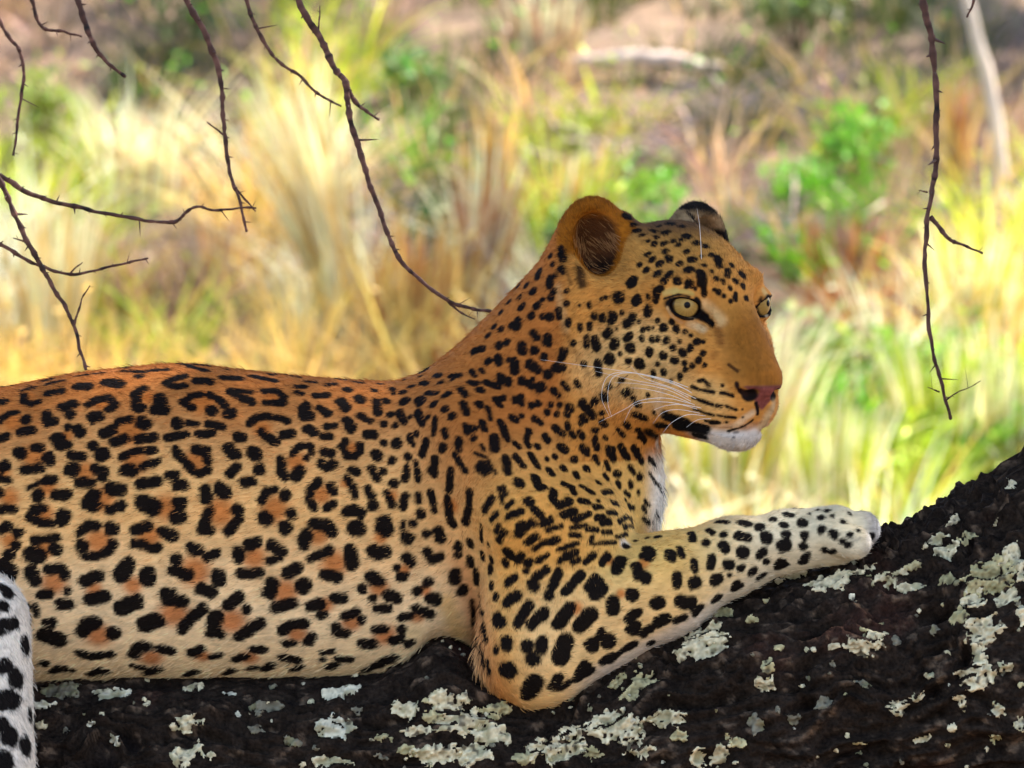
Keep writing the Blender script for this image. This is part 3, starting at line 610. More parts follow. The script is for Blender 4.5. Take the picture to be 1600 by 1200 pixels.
def coat(P, N, jit):
    """P (n,3) in u,v,w; N world normals; jit (n,) random -1..1.  Returns linear rgb and a 'skin' mask"""
    n = len(P); u, v, w = P[:, 0], P[:, 1], P[:, 2]
    hl = head_local(P); X, Y, Z = hl[:, 0], hl[:, 1], hl[:, 2]
    pn = fbm(P / 60.0, 3, 3)
    top = np.interp(u, [-400, 0, 120, 280, 430, 600, 700], [680, 607, 582, 566, 584, 596, 585])
    t = np.clip((v - top) / (1056 - top), 0, 1) + 0.06 * pn
    C0, C1, C2 = lin(184, 112, 54), lin(238, 186, 120), lin(250, 222, 178)
    col = C0 + (C1 - C0) * sstep(0.03, 0.42, t)[:, None]
    col = col + (C2 - col) * sstep(0.42, 0.88, t)[:, None]
    def mix(m, c):
        nonlocal col
        col = col + (c - col) * np.clip(m, 0, 1)[:, None]
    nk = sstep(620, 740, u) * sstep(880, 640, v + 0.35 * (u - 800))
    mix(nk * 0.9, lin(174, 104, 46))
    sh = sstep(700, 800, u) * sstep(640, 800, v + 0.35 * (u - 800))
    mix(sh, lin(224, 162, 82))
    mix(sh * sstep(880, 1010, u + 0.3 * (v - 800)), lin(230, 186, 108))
    arm = sstep(850, 960, v) * sstep(760, 860, u)
    mix(arm * 0.85, lin(244, 206, 146))
    # paler outer forearm, white underside and toes
    und = (v - np.interp(u, [830, 1040, 1180, 1290, 1370], [1098, 985, 905, 872, 842]))
    mix(sstep(-34, -2, und) * sstep(860, 950, u) * (v > 760) * 0.9, lin(216, 204, 192))
    mix(sstep(1040, 1220, u) * 0.85 * (v > 760), lin(224, 214, 186))
    mix(sstep(1332, 1364, u) * (v > 760), lin(176, 172, 170))
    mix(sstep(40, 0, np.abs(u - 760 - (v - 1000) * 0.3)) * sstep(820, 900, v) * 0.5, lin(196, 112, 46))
    # hind shank
    hs = sstep(96, 84, seg_dist(P, np.array([(-26., 960., -205.), (2., 1290., -294.)]))) * sstep(868, 892, v)
    mix(hs, lin(238, 230, 220))
    # head
    hm = sstep(-150, -90, X - 0.2 * Z) * (v < 715) * sstep(860, 900, u)
    mix(hm, lin(200, 136, 64))
    mix(hm * sstep(100, 40, np.sqrt((X - 50) ** 2 + (Z + 66) ** 2)) * 0.8, lin(232, 190, 126))
    mix(hm * sstep(62, 36, np.sqrt((X - 132) ** 2 + (Z + 132) ** 2)) * 0.7, lin(228, 180, 112))
    mix(hm * sstep(30, 120, Z) * 0.6, lin(186, 138, 70))
    mix(hm * sstep(112, 150, Z) * 0.85, lin(84, 58, 44))
    br = hm * sstep(54, 20, np.abs(Y)) * sstep(95, 130, X) * sstep(-118, -100, Z) * sstep(52, 10, Z)
    mix(br, lin(168, 114, 50) * (1 - 0.25 * sstep(-20, -90, Z)[:, None]))
    mix(hm * sstep(60, 30, np.abs(Y)) * sstep(150, 175, X) * sstep(-108, -80, Z), lin(148, 94, 34))
    mix(hm * sstep(-150, -180, Z) * sstep(80, 112, X), lin(206, 200, 196))
    # white throat / chest front
    ft = sstep(0.55, 0.9, N[:, 0]) * sstep(996, 1034, u) * sstep(690, 720, v) * sstep(860, 820, v)
    mix(ft, lin(246, 242, 238))
    # ears
    for side in (-1, 1):
        ex, ey, ez = ear_local(X, Y, Z, side); er = EARS[side][2]
        rr = np.sqrt((ex / er[0]) ** 2 + (ey / er[1]) ** 2)
        on = sstep(1.12, 1.0, rr) * sstep(42, 34, np.abs(ez)) * (ey > -52)
        if side == -1:
            mix(on, lin(156, 92, 20))
            ins = on * sstep(0.84, 0.6, np.sqrt((ex / er[0]) ** 2 + ((ey + 6) / er[1]) ** 2)) * sstep(26, 16, ez)
            mix(ins, lin(104, 64, 36))
            mix(ins * sstep(-8, -34, ey), lin(30, 19, 16))
        else:
            mix(on, lin(26, 21, 20))
            mix(on * sstep(34, 42, ey) * sstep(62, 54, ey) * 0.85, lin(170, 140, 104))
            mix(on * sstep(-28, -44, ez) * 0.8, lin(180, 110, 30))
    # lids, nose leather
    for side in (-1, 1):
        x_, y_, z_ = X - EYE[0], Y * side - EYE[1], Z - EYE[2]
        g_ = x_ * EG[0] + y_ * EG[1] + z_ * EG[2]; h_ = x_ * EH[0] + y_ * EH[1] + z_ * EH[2] - 2; v_ = x_ * EV[0] + y_ * EV[1] + z_ * EV[2] + 4.0
        al = np.sqrt((h_ / 27) ** 2 + (v_ / 13.5) ** 2)
        mix(hm * sstep(1.32, 1.12, al) * sstep(0, 6, g_), BLK)
    xn = N[:, 0] * CT - N[:, 1] * ST
    pz = np.clip((Z + 134) / 34, 0, 1)
    pad = sstep(170, 182, X) * sstep(4 + 33 * pz + 3, 4 + 33 * pz - 3, np.abs(Y)) * sstep(-139, -133, Z) * sstep(-96, -101, Z) * sstep(0.1, 0.4, xn)
    mix(pad, lin(136, 74, 68) * (1 + 0.35 * fbm(P / 4.0, 71, 2)[:, None]))
    mix(pad * sstep(-105, -99, Z) * 0.6, lin(96, 62, 62))
    for side in (-1, 1):
        dn = np.sqrt(((X - 203) / 15) ** 2 + ((Y - side * 25) / 11) ** 2 + ((Z + 113) / 9.5) ** 2)
        mix(sstep(1.35, 0.95, dn) * hm, lin(24, 15, 14))
    pa = Painter(P)
    ro = np.zeros(n)
    for c, r in ROS3:
        k = pa.near(c[None], r * 1.6)
        if len(k):
            d = np.sqrt(((pa.P[k] - c) ** 2).sum(1))
            ro[k] = np.maximum(ro[k], sstep(r * 1.55, r * 0.4, d))
    mix(pa.back(ro) * 0.85, lin(196, 112, 48))
    # painted markings and toe-groove shade
    cs = col[pa.o]; js = jit[pa.o]
    for poly, r, c, st, soft in ST3:
        k = pa.near(poly, r * 1.5 + 4)
        if len(k):
            d = seg_dist(pa.P[k], poly) + js[k] * 1.6
            m = sstep(r * (1 + soft * 0.6) + 1, r * (1 - soft * 0.9), d) * st
            cs[k] = cs[k] + (c - cs[k]) * m[:, None]
    # spots
    sp = np.zeros(n); nz = fbm(pa.P / 10.0, 5, 3) * 3.4
    for poly, r in SP3:
        k = pa.near(poly, r + 6)
        if len(k):
            d = seg_dist(pa.P[k], poly) + nz[k] * min(1, r / 7) + js[k] * 2.2
            sp[k] = np.maximum(sp[k], sstep(r * 1.02 + 1.5, r * 0.98 - 1.5, d))
    dk = lin(15, 10, 9)
    dk = dk[None] * (1 + 1.6 * np.clip(js, 0, 2) ** 2)[:, None]
    cs = cs + (dk - cs) * (sp * 0.995)[:, None]
    q_ = pa.P; zz = np.zeros(n)
    brs = br[pa.o]
    st1 = fbm(np.stack([q_[:, 1] / 3.0, q_[:, 0] / 13.0, q_[:, 2] / 13.0], 1), 63, 2)
    st2 = fbm(np.stack([q_[:, 0] / 2.8, q_[:, 1] / 12.0, q_[:, 2] / 2.8], 1), 64, 2)
    mot = (1 + 0.24 * (st1 * (1 - brs) + st2 * brs)) + 0.14 * fbm(pa.P / 7.0, 61, 2) + 0.14 * fbm(pa.P / 38.0, 62, 2)
    cs = cs * (0.80 * mot)[:, None] * np.array([1.06, 0.99, 0.90])
    return pa.back(cs), pa.back(sp)

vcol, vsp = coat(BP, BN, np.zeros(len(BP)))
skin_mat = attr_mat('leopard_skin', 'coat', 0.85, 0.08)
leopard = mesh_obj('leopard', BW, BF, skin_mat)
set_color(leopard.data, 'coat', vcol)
tag(leopard, 'spotted leopard lying along the lichen-covered limb, head turned to the right', 'leopard')
# ================================================================== FUR
# lie of the hair: weighted from guide segments (a, b, reach, direction, length mm, lift deg)
HF = np.array([CT, 0, -ST])      # head forward in (u, v, w)
def hd(x, y, z): return np.array(head_to_uvw((x, y, z)))
GUIDES = [
 ((-400, 850, 0), (640, 850, 0), 200, (-1, 0.22, 0), 7.5, 12),
 ((-400, 1010, 0), (600, 1010, 0), 120, (-0.9, 0.55, 0), 9, 13),
 ((760, 740, 0), (900, 600, 0), 160, (-0.65, 0.76, 0), 6.5, 12),
 ((800, 640, -100), (870, 560, -100), 90, (-0.6, 0.8, 0), 6.5, 12),
 ((900, 820, -100), (980, 740, -60), 100, (-0.1, 1, 0), 6, 12),
 ((1020, 700, 0), (1030, 810, 0), 60, (0.0, 1, 0), 11, 15),
 ((740, 700, -160), (760, 830, -180), 80, (-0.5, 0.85, 0), 6.5, 12),
 ((870, 880, -220), (836, 1000, -240), 80, (-0.15, 1, 0), 6.5, 12),
 ((715, 940, -170), (740, 1050, -190), 34, (-0.1, 1, 0), 14, 13),
 ((850, 1030, -220), (1040, 920, -220), 70, (0.86, -0.30, 0), 6.5, 12),
 ((1040, 920, -220), (1200, 845, -180), 50, (0.93, -0.2, 0), 6, 12),
 ((1220, 840, -160), (1340, 830, -150), 50, (1, 0.05, 0), 5, 12),
 ((10, 960, -260), (30, 1280, -280), 70, (0.25, 1, 0), 7.5, 15),
]
for a, b, r, d, L, lift in (
 ((186, 0, -80), (110, 0, 40), 36, (-0.55, 0, 0.85), 3.2, 10),
 ((100, 0, 60), (20, 0, 150), 60, (-0.75, 0, 0.66), 6, 14),
 ((70, -70, 60), (0, -90, 100), 40, (-0.9, -0.1, 0.4), 6, 14),
 ((120, -55, -30), (20, -100, -30), 50, (-0.95, -0.25, -0.1), 5.5, 13),
 ((20, -110, -10), (-60, -120, -40), 60, (-0.9, -0.1, -0.4), 7, 13),
 ((-20, -110, -110), (-70, -110, -110), 50, (-0.7, -0.2, -0.75), 10, 15),
 ((150, -60, -120), (110, -70, -130), 40, (-0.95, -0.2, -0.15), 5, 13),
 ((190, -20, -150), (160, -40, -160), 24, (-0.6, -0.3, -0.7), 4, 13),
 ((150, 0, -200), (60, -30, -170), 36, (-0.8, 0, -0.5), 6, 13),
 ((195, 0, -100), (200, 0, -120), 16, (-0.4, 0, 0.9), 1.2, 8),
 ((180, 40, -140), (120, 60, -130), 40, (-0.9, 0.3, -0.1), 5, 13),
 ((110, 60, -20), (0, 105, 20), 60, (-0.95, 0.2, 0), 6, 14),
 ((-84, -110, 80), (-84, -112, 190), 40, (-0.25, -0.1, 1), 7, 12),
 ((-72, 100, 80), (-72, 105, 180), 40, (-0.25, 0.1, 1), 7, 12)):
    dv_ = np.array([d[0] * CT + d[1] * ST, -d[2], -d[0] * ST + d[1] * CT])
    GUIDES.append((tuple(hd(*a)), tuple(hd(*b)), r, tuple(dv_), L, lift))
def fur_field(P):
    W = np.zeros(len(P)); D = np.zeros((len(P), 3)); L = np.zeros(len(P)); Q = np.zeros(len(P))
    for a, b, r, d, ln, lift in GUIDES:
        d = np.array(d, float); d /= np.linalg.norm(d)
        q = seg_dist(P, np.array([a, b], float)) / r
        w = 1.0 / (0.05 + q ** 4)
        W += w; D += w[:, None] * d; L += w * ln; Q += w * lift
    return D / W[:, None], L / W, Q / W
DEN = DENS if 'DENS' in globals() else 1.0
tri = BF
fa = 0.5 * np.linalg.norm(np.cross(BW[tri[:, 2]] - BW[tri[:, 0]], BW[tri[:, 3]] - BW[tri[:, 1]]), axis=1)
fc = BP[tri].mean(1); fn = BN[tri].mean(1)
wgt = np.where(fn[:, 1] < 0.35, 1.0, 0.25)
wgt *= np.where(fc[:, 0] < -40, 0.3, 1.0)
hlf = head_local(fc)
ishead = (fc[:, 0] > 870) & (fc[:, 1] < 712)
wgt *= np.where(ishead, 2.4, 1.0)
wgt *= np.where((fc[:, 1] > 760) & (fc[:, 0] > 1180), 1.6, 1.0)
# bare nose leather and eye rims stay hairless
bare = ishead & (((hlf[:, 0] > 184) & (np.abs(hlf[:, 1]) < 34) & (hlf[:, 2] < -97) & (hlf[:, 2] > -136)))
for side in (-1, 1):
    de = np.sqrt((hlf[:, 0] - EYE[0]) ** 2 + (hlf[:, 1] - side * EYE[1]) ** 2 + (hlf[:, 2] - EYE[2]) ** 2)
    bare |= ishead & (de < ER + 8.0)
wgt *= np.where(bare, 0.0, 1.0)
pr = fa * wgt; cdf = np.cumsum(pr); cdf /= cdf[-1]
NH = int(560000 * DEN)
fi = np.searchsorted(cdf, rng.random(NH))
a_, b_ = rng.random((2, NH, 1))
q4 = tri[fi]
def bil(A): return (A[q4[:, 0]] * (1 - a_) * (1 - b_) + A[q4[:, 1]] * a_ * (1 - b_) + A[q4[:, 2]] * a_ * b_ + A[q4[:, 3]] * (1 - a_) * b_)
HR = bil(BP); HN = bil(BN); HN /= np.linalg.norm(HN, axis=1, keepdims=True)
HD, HLn, HLf = fur_field(HR)
HD = np.stack([HD[:, 0], HD[:, 2], -HD[:, 1]], 1)          # (u,v,w) direction -> world
HD += 0.20 * np.stack([fbm(HR / 40, 31 + k, 2) for k in range(3)], 1)
HD += rng.normal(0, 0.16, (NH, 3))
HD -= HN * (HD * HN).sum(1, keepdims=True)
HD /= np.linalg.norm(HD, axis=1, keepdims=True) + 1e-9
LEN = HLn * 0.001 * rng.uniform(0.6, 1.15, NH)
lift = np.radians(HLf * rng.uniform(0.5, 1.6, NH))
hlr = head_local(HR)
guard = rng.random(NH) < 0.05
LEN[guard] *= np.where(HR[guard, 1] < 715, 1.25, 1.4); lift[guard] *= 1.8
# long pale hairs inside the near ear, loose ruff
inear = np.zeros(NH, bool)
for side in (-1, 1):
    ex, ey, ez = ear_local(hlr[:, 0], hlr[:, 1], hlr[:, 2], side); er = EARS[side][2]
    on = (np.sqrt((ex / er[0]) ** 2 + ((ey + 6) / er[1]) ** 2) < 0.72) & (np.abs(ez) < 30) & (ey > -60) & (HR[:, 1] < 470)
    inear |= on
mid = HR + np.stack([HD[:, 0], -HD[:, 2], HD[:, 1]], 1) * (LEN / S * 0.45)[:, None]
hjit = rng.normal(0, 1, NH)
hcol, hsp = coat(mid, HN, hjit)
hcol = hcol * (1 + np.where(HR[:, 1:2] < 712, 0.26, 0.15) * rng.normal(0, 1, (NH, 1)) * (1 - 0.6 * hsp[:, None]))
eyn = ear_local(hlr[:, 0], hlr[:, 1], hlr[:, 2], -1)[1]
lightear = inear & (rng.random(NH) < np.where(np.abs(eyn + 4) < 12, 0.07, 0.012)) & (hlr[:, 1] < 0)
LEN[inear] *= 1.1
LEN[lightear] = 0.013
lift[inear] = np.radians(32)
hcol[lightear] = lin(150, 104, 62)
sel = inear & (hlr[:, 1] < 0)
HD[sel] = HD[sel] * 0.35 + np.array([-0.85, -0.3, 0.45])
HD[sel] -= HN[sel] * (HD[sel] * HN[sel]).sum(1, keepdims=True)
HD[sel] /= np.linalg.norm(HD[sel], axis=1, keepdims=True) + 1e-9
tipc = rng.random(NH) < 0.05
hcol[tipc & (hsp < 0.3)] *= 1.2
hcol = np.clip(hcol, 0.004, 0.9)
root = W3a(HR) - HN * 0.0012
NPT = 4
pts = np.empty((NH, NPT, 3), np.float32); rad = np.empty((NH, NPT), np.float32)
for k in range(NPT):
    f = k / (NPT - 1)
    pts[:, k] = root + HD * (LEN * f * np.cos(lift))[:, None] + HN * (LEN * np.sin(lift) * (1.5 * f - 0.6 * f * f))[:, None]
    rad[:, k] = 0.00036 * (1 - 0.78 * f ** 1.5)
rad *= np.clip(LEN / 0.012, 0.55, 1.2)[:, None] * rng.uniform(0.8, 1.2, (NH, 1))
hc = bpy.data.hair_curves.new('fur')
hc.add_curves([NPT] * NH)
hc.attributes['position'].data.foreach_set('vector', pts.ravel())
if 'radius' not in hc.attributes: hc.attributes.new('radius', 'FLOAT', 'POINT')
hc.attributes['radius'].data.foreach_set('value', rad.ravel())
at_ = hc.attributes.new('hair_color', 'FLOAT_COLOR', 'CURVE')
h4 = np.ones((NH, 4), np.float32); h4[:, :3] = hcol
at_.data.foreach_set('color', h4.ravel())
fur_mat, fnt, fb = new_mat('leopard_fur')
fa_ = fnt.nodes.new('ShaderNodeAttribute'); fa_.attribute_name = 'hair_color'
fnt.links.new(fa_.outputs['Color'], fb.inputs['Base Color'])
fb.inputs['Roughness'].default_value = 0.6
fb.inputs['Specular IOR Level'].default_value = 0.08
hc.materials.append(fur_mat)
fur = bpy.data.objects.new('fur', hc); COL.objects.link(fur); fur.parent = leopard
fur['kind'] = 'stuff'
scene.cycles_curves.shape = 'RIBBONS'

# ------------------------------------------------------------------ eyes
eye_mat = attr_mat('leopard_eye', 'eyecol', 0.1, 0.05)
eye_mat.node_tree.nodes['Principled BSDF'].inputs['Coat Weight'].default_value = 0.03
eye_mat.node_tree.nodes['Principled BSDF'].inputs['Coat Roughness'].default_value = 0.03
def uv_sphere(seg=48, ring=32):
    V = [(0, 0, 1)]; Fc = []
    for i in range(1, ring):
        th = math.pi * i / ring
        for k in range(seg):
            ph = 2 * math.pi * k / seg
            V.append((math.sin(th) * math.cos(ph), math.sin(th) * math.sin(ph), math.cos(th)))
    V.append((0, 0, -1)); n = len(V)
    for k in range(seg): Fc.append((0, 1 + k, 1 + (k + 1) % seg))
    for i in range(ring - 2):
        for k in range(seg):
            a = 1 + i * seg + k; b = 1 + i * seg + (k + 1) % seg
            Fc.append((a, a + seg, b + seg, b))
    for k in range(seg): Fc.append((n - 1, n - 1 - seg + (k + 1) % seg, n - 1 - seg + k))
    return np.array(V), Fc
SV, SF = uv_sphere(64, 60)
for side in (-1, 1):
    c = np.array(head_to_uvw((EYE[0], side * EYE[1], EYE[2])))
    g = Vector((0.94, side * (0.34 if side < 0 else 0.34), 0.04)).normalized()
    if side < 0: g = Vector((0.90, -0.43, 0.03)).normalized()
    gw = Vector((g[0] * CT + g[1] * ST, -g[0] * ST + g[1] * CT, g[2])).normalized()   # world
    V = SV * ER * S
    ang = np.arccos(np.clip(SV[:, 2], -1, 1)); r = np.sin(ang) * ER * (SV[:, 2] > 0) + 99 * (SV[:, 2] <= 0)
    V = V * (1 + 0.05 * np.exp(-(r / 15) ** 2))[:, None]                     # corneal bulge
    th = np.arctan2(SV[:, 1], SV[:, 0])
    stri = 0.12 * np.sin(th * 23 + 2 * np.sin(th * 5)) + 0.08 * np.sin(th * 41)
    iris = lin(150, 116, 58)[None] * (1 + stri)[:, None]
    iris = iris + (lin(166, 134, 76) - iris) * sstep(12, 6, r)[:, None] * 0.6
    col = iris
    col = col + (lin(70, 52, 26) - col) * sstep(17, 19.5, r)[:, None]
    col = col + (lin(30, 20, 14) - col) * sstep(19.5, 21, r)[:, None]
    col = col + (np.array([0.004, 0.004, 0.005]) - col) * sstep(5.2, 4.2, r)[:, None]
    e = mesh_obj('eye', V, SF, eye_mat, leopard)
    set_color(e.data, 'eyecol', np.clip(col, 0.003, 1))
    e.location = W3(*c)
    e.rotation_euler = Vector(gw).to_track_quat('Z', 'Y').to_euler()
    e['label'] = 'golden eye with a small dark pupil' if side < 0 else 'golden far eye beyond the bridge of the nose'

# ------------------------------------------------------------------ whiskers
wm, _, wb = new_mat('whisker'); wb.inputs['Base Color'].default_value = (0.85, 0.82, 0.78, 1); wb.inputs['Roughness'].default_value = 0.35
WH = [  # px polyline, how far the end stands off the cheek towards the viewer (u units)
 ("1078,606 1030,590 960,578 845,562", 70), ("1080,612 1040,596 985,582 950,588 940,620 952,650", 80),
 ("1085,616 1050,598 1000,584 966,585 952,600 950,630 956,652", 85), ("1078,622 1040,604 990,594 930,580", 60),
 ("1082,628 1045,610 1000,600 960,598", 50), ("1088,634 1050,618 1010,608 985,606", 50), ("1092,640 1055,630 1020,628 990,634 975,660", 60),
 ("1096,646 1060,640 1035,645 1020,662", 50), ("1104,650 1075,648 1050,660 1036,676", 45), ("1112,654 1090,656 1072,668", 36),
 ("1090,624 1050,606 1005,590 985,572", 45), ("1085,632 1040,622 1000,626 975,640 935,660", 70),
 ("1098,638 1065,632 1040,634 1022,640", 40),
]
for txt, off in WH:
    q = np.array([[float(x) for x in t.split(',')] for t in txt.split()])
    base = on_body([q[0]])
    if not base: continue
    w0 = base[0][2]
    # smooth (Catmull-Rom) through the points
    P_ = np.vstack([2 * q[0] - q[1], q, 2 * q[-1] - q[-2]]); out = []
    for i in range(1, len(P_) - 2):
        for t_ in np.linspace(0, 1, 7, endpoint=(i == len(P_) - 3)):
            p0, p1, p2, p3 = P_[i - 1:i + 3]
            out.append(0.5 * ((2 * p1) + (-p0 + p2) * t_ + (2 * p0 - 5 * p1 + 4 * p2 - p3) * t_ ** 2 + (-p0 + 3 * p1 - 3 * p2 + p3) * t_ ** 3))
    out = np.array(out); n = len(out); pw = []
    for k, (x, y) in enumerate(out):
        f = k / (n - 1)
        w = w0 + 4 - 66 * math.sin(min(f * 1.3, 1) * math.pi / 2) + (30 - off * 0.4) * f
        depth = (CAMV[1] * -1 + w * S) / 1.0
        d = view_ray(x, y); s_ = (w * S - CAMV[1]) / d[1]
        pw.append(tuple(CAMV + d * s_))
    V, Fc = tube(pw, [0.00032 * (1 - 0.75 * k / (n - 1)) for k in range(n)], 5)
    mesh_obj('whisker', V, Fc, wm, leopard)
# long brow hairs
for txt in ("1096,405 1095,378 1093,350 1089,326",):
    q = np.array([[float(x) for x in t.split(',')] for t in txt.split()])
    pw = []
    for k, (x, y) in enumerate(q):
        h = on_body([q[0]]); w = h[0][2] - 14 * k if h else -120
        d = view_ray(x, y); pw.append(tuple(CAMV + d * ((w * S - CAMV[1]) / d[1])))
    V, Fc = tube(pw, [0.0003, 0.00026, 0.0002, 0.0001], 5)
    mesh_obj('whisker', V, Fc, wm, leopard)
# ================================================================== TREE: leaning trunk that the leopard lies on, lichen, boughs, crown
tree = bpy.data.objects.new('acacia_tree', None); COL.objects.link(tree)
TB = Vector(W3(-3000, 2900, 60)); TB.z = 0
tree.location = TB
tag(tree, 'dark rough-barked tree whose leaning limb carries the leopard', 'tree')
SPINE = np.array([  # u, v, w, radius
 (-3000, 2930, 60, 420), (-2500, 2450, 50, 340), (-1900, 1960, 30, 290), (-1300, 1590, 10, 258), (-800, 1400, 0, 240), (-300, 1312, 0, 234),
 (100, 1292, 0, 232), (500, 1284, 0, 235), (680, 1270, 0, 238), (780, 1264, 0, 242), (900, 1256, 0, 248), (1050, 1216, 0, 260), (1200, 1176, 0, 274),
 (1350, 1150, 0, 286), (1480, 1122, 0, 294), (1620, 1068, 0, 304), (1800, 965, 5, 312), (2050, 760, 15, 308), (2350, 320, 30, 300), (2650, -250, 40, 285),
 (2850, -1000, 50, 270), (2950, -2000, 60, 240)], float)
def catmull(P, n):
    Q = np.vstack([2 * P[0] - P[1], P, 2 * P[-1] - P[-2]]); out = []
    for i in range(1, len(Q) - 2):
        t = np.linspace(0, 1, n, endpoint=False)[:, None]
        p0, p1, p2, p3 = Q[i - 1:i + 3]
        out.append(0.5 * (2 * p1 + (p2 - p0) * t + (2 * p0 - 5 * p1 + 4 * p2 - p3) * t ** 2 + (3 * p1 - p0 - 3 * p2 + p3) * t ** 3))
    return np.vstack(out + [P[-1:]])
SPF = catmull(SPINE, 80)
arc = np.concatenate([[0], np.cumsum(np.linalg.norm(np.diff(SPF[:, :3], axis=0), axis=1))])
# rings: fine where seen
uarc = np.interp(np.array([-140, 1720.0]), SPF[:, 0], arc)
ss = np.concatenate([np.linspace(0, uarc[0], 90, endpoint=False), np.arange(uarc[0], uarc[1], 3.0), np.linspace(uarc[1] + 3, arc[-1], 110)])
SPR = np.stack([np.interp(ss, arc, SPF[:, k]) for k in range(4)], 1)
tan = np.gradient(SPR[:, :3], ss, axis=0)
ker = np.hanning(41); ker /= ker.sum()
for k in range(3):
    tan[:, k] = np.convolve(np.pad(tan[:, k], 20, mode='edge'), ker, 'valid')
tan /= np.linalg.norm(tan, axis=1, keepdims=True)
toward = np.array([0, 0, -1.0])
fx = toward - tan * (tan @ toward)[:, None]; fx /= np.linalg.norm(fx, axis=1, keepdims=True)   # faces the viewer
fy = np.cross(fx, tan); fy *= np.sign(-fy[:, 1:2])                                                # up
th = np.concatenate([np.linspace(math.radians(-75), math.radians(112), 250, endpoint=False), np.linspace(math.radians(112), math.radians(285), 70, endpoint=False)])
def bark_height(s, a, r):
    p = np.stack([s, np.cos(a) * r, np.sin(a) * r], -1)
    wq = p / 90.0
    warp = np.stack([fbm(wq, 40, 2), fbm(wq, 41, 2), fbm(wq, 42, 2)], -1) * 34
    q = p + warp
    grain = 1 - np.abs(fbm(q / np.array([210.0, 27, 27]), 50, 3)) * 2.2
    plate = fbm(q / np.array([70.0, 40, 40]), 60, 3)
    fine = fbm(q / np.array([26.0, 8, 8]), 70, 3)
    chunk = vnoise(q / 17.0, 75)
    nod = 1 - np.abs(fbm(q / np.array([46.0, 15, 15]), 77, 3)) * 2.4
    h = 24 * np.clip(grain, -1, 1) + 14 * plate + 10 * np.clip(nod, -1, 1) + 6 * fine + 5 * chunk
    big = fbm(p / 170.0, 80, 2) * 16
    return h - 10, big, grain, fine
S2, A2 = np.meshgrid(ss, th, indexing='ij')
R2 = np.repeat(SPR[:, 3:4], len(th), 1)
hh, big, grn, fin = bark_height(S2, A2, R2)
# the bark is worn flat where the animal lies
u2 = SPR[:, 0][:, None] + 0 * A2
onto = sstep(-420, -300, u2) * sstep(1370, 1330, u2) * sstep(math.radians(46), math.radians(72), A2) * sstep(math.radians(175), math.radians(150), A2)
hh = np.where(onto > 0, hh * (1 - 0.6 * onto) - 4 * onto, hh); big = big * (1 - onto)
gap_bulge = 46 * np.exp(-((u2 - 702) / 52.0) ** 2) * sstep(math.radians(20), math.radians(60), A2) * sstep(math.radians(150), math.radians(110), A2)  # bulge added so dark bark stands for shade in the armpit gap
RR = R2 + hh + big + gap_bulge
LP = SPR[:, None, :3] + RR[..., None] * (np.cos(A2)[..., None] * fx[:, None] + np.sin(A2)[..., None] * fy[:, None])
nr, nt_ = S2.shape
idx = np.arange(nr * nt_).reshape(nr, nt_)
q0 = idx[:-1]; q1 = idx[1:]
LF = np.stack([q0, np.roll(q0, -1, 1), np.roll(q1, -1, 1), q1], -1).reshape(-1, 4)
LW = W3a(LP.reshape(-1, 3))
LN = vnormals(LW, LF)
if ((LW - np.repeat(W3a(SPR[:, :3]), nt_, 0)) * LN).sum() < 0:
    LF = LF[:, ::-1]; LN = -LN
pl = LP.reshape(-1, 3)
c_n = fbm(pl / 120.0, 90, 4); c_f = fbm(pl / 14.0, 91, 3)
bk = lin(38, 30, 24)[None] * (1 + 0.9 * c_f)[:, None]
bk = bk + (lin(72, 44, 36) - bk) * (sstep(0.25, 0.6, c_n) * 0.35)[:, None]
bk = bk + (lin(112, 92, 74) - bk) * (sstep(0.3, 0.7, fin.ravel() + 0.6 * c_f) * 0.6)[:, None]
bk = bk + (lin(22, 17, 16) - bk) * sstep(0.25, -0.4, grn.ravel())[:, None] * 0.85
bark_mat, bnt, bb = new_mat('bark')
ba = bnt.nodes.new('ShaderNodeAttribute'); ba.attribute_name = 'barkcol'
bnz = bnt.nodes.new('ShaderNodeTexNoise'); bnz.inputs['Scale'].default_value = 260; bnz.inputs['Detail'].default_value = 6
bmx = bnt.nodes.new('ShaderNodeMix'); bmx.data_type = 'RGBA'; bmx.blend_type = 'MULTIPLY'; bmx.inputs[0].default_value = 0.7
brp = bnt.nodes.new('ShaderNodeValToRGB'); brp.color_ramp.elements[0].position = 0.3; brp.color_ramp.elements[0].color = (0.35, 0.33, 0.32, 1)
brp.color_ramp.elements[1].position = 0.75; brp.color_ramp.elements[1].color = (1.9, 1.8, 1.75, 1)
btc = bnt.nodes.new('ShaderNodeTexCoord')
bnt.links.new(btc.outputs['Object'], bnz.inputs['Vector'])
bnt.links.new(bnz.outputs['Fac'], brp.inputs['Fac'])
bnt.links.new(ba.outputs['Color'], bmx.inputs[6]); bnt.links.new(brp.outputs['Color'], bmx.inputs[7])
bnt.links.new(bmx.outputs[2], bb.inputs['Base Color'])
bbm = bnt.nodes.new('ShaderNodeBump'); bbm.inputs['Strength'].default_value = 0.8; bbm.inputs['Distance'].default_value = 0.003
bnt.links.new(bnz.outputs['Fac'], bbm.inputs['Height']); bnt.links.new(bbm.outputs['Normal'], bb.inputs['Normal'])
bb.inputs['Roughness'].default_value = 0.85; bb.inputs['Specular IOR Level'].default_value = 0.04
limb = mesh_obj('limb', LW - np.array(TB), LF, bark_mat, tree)
set_color(limb.data, 'barkcol', np.clip(bk, 0.004, 1))

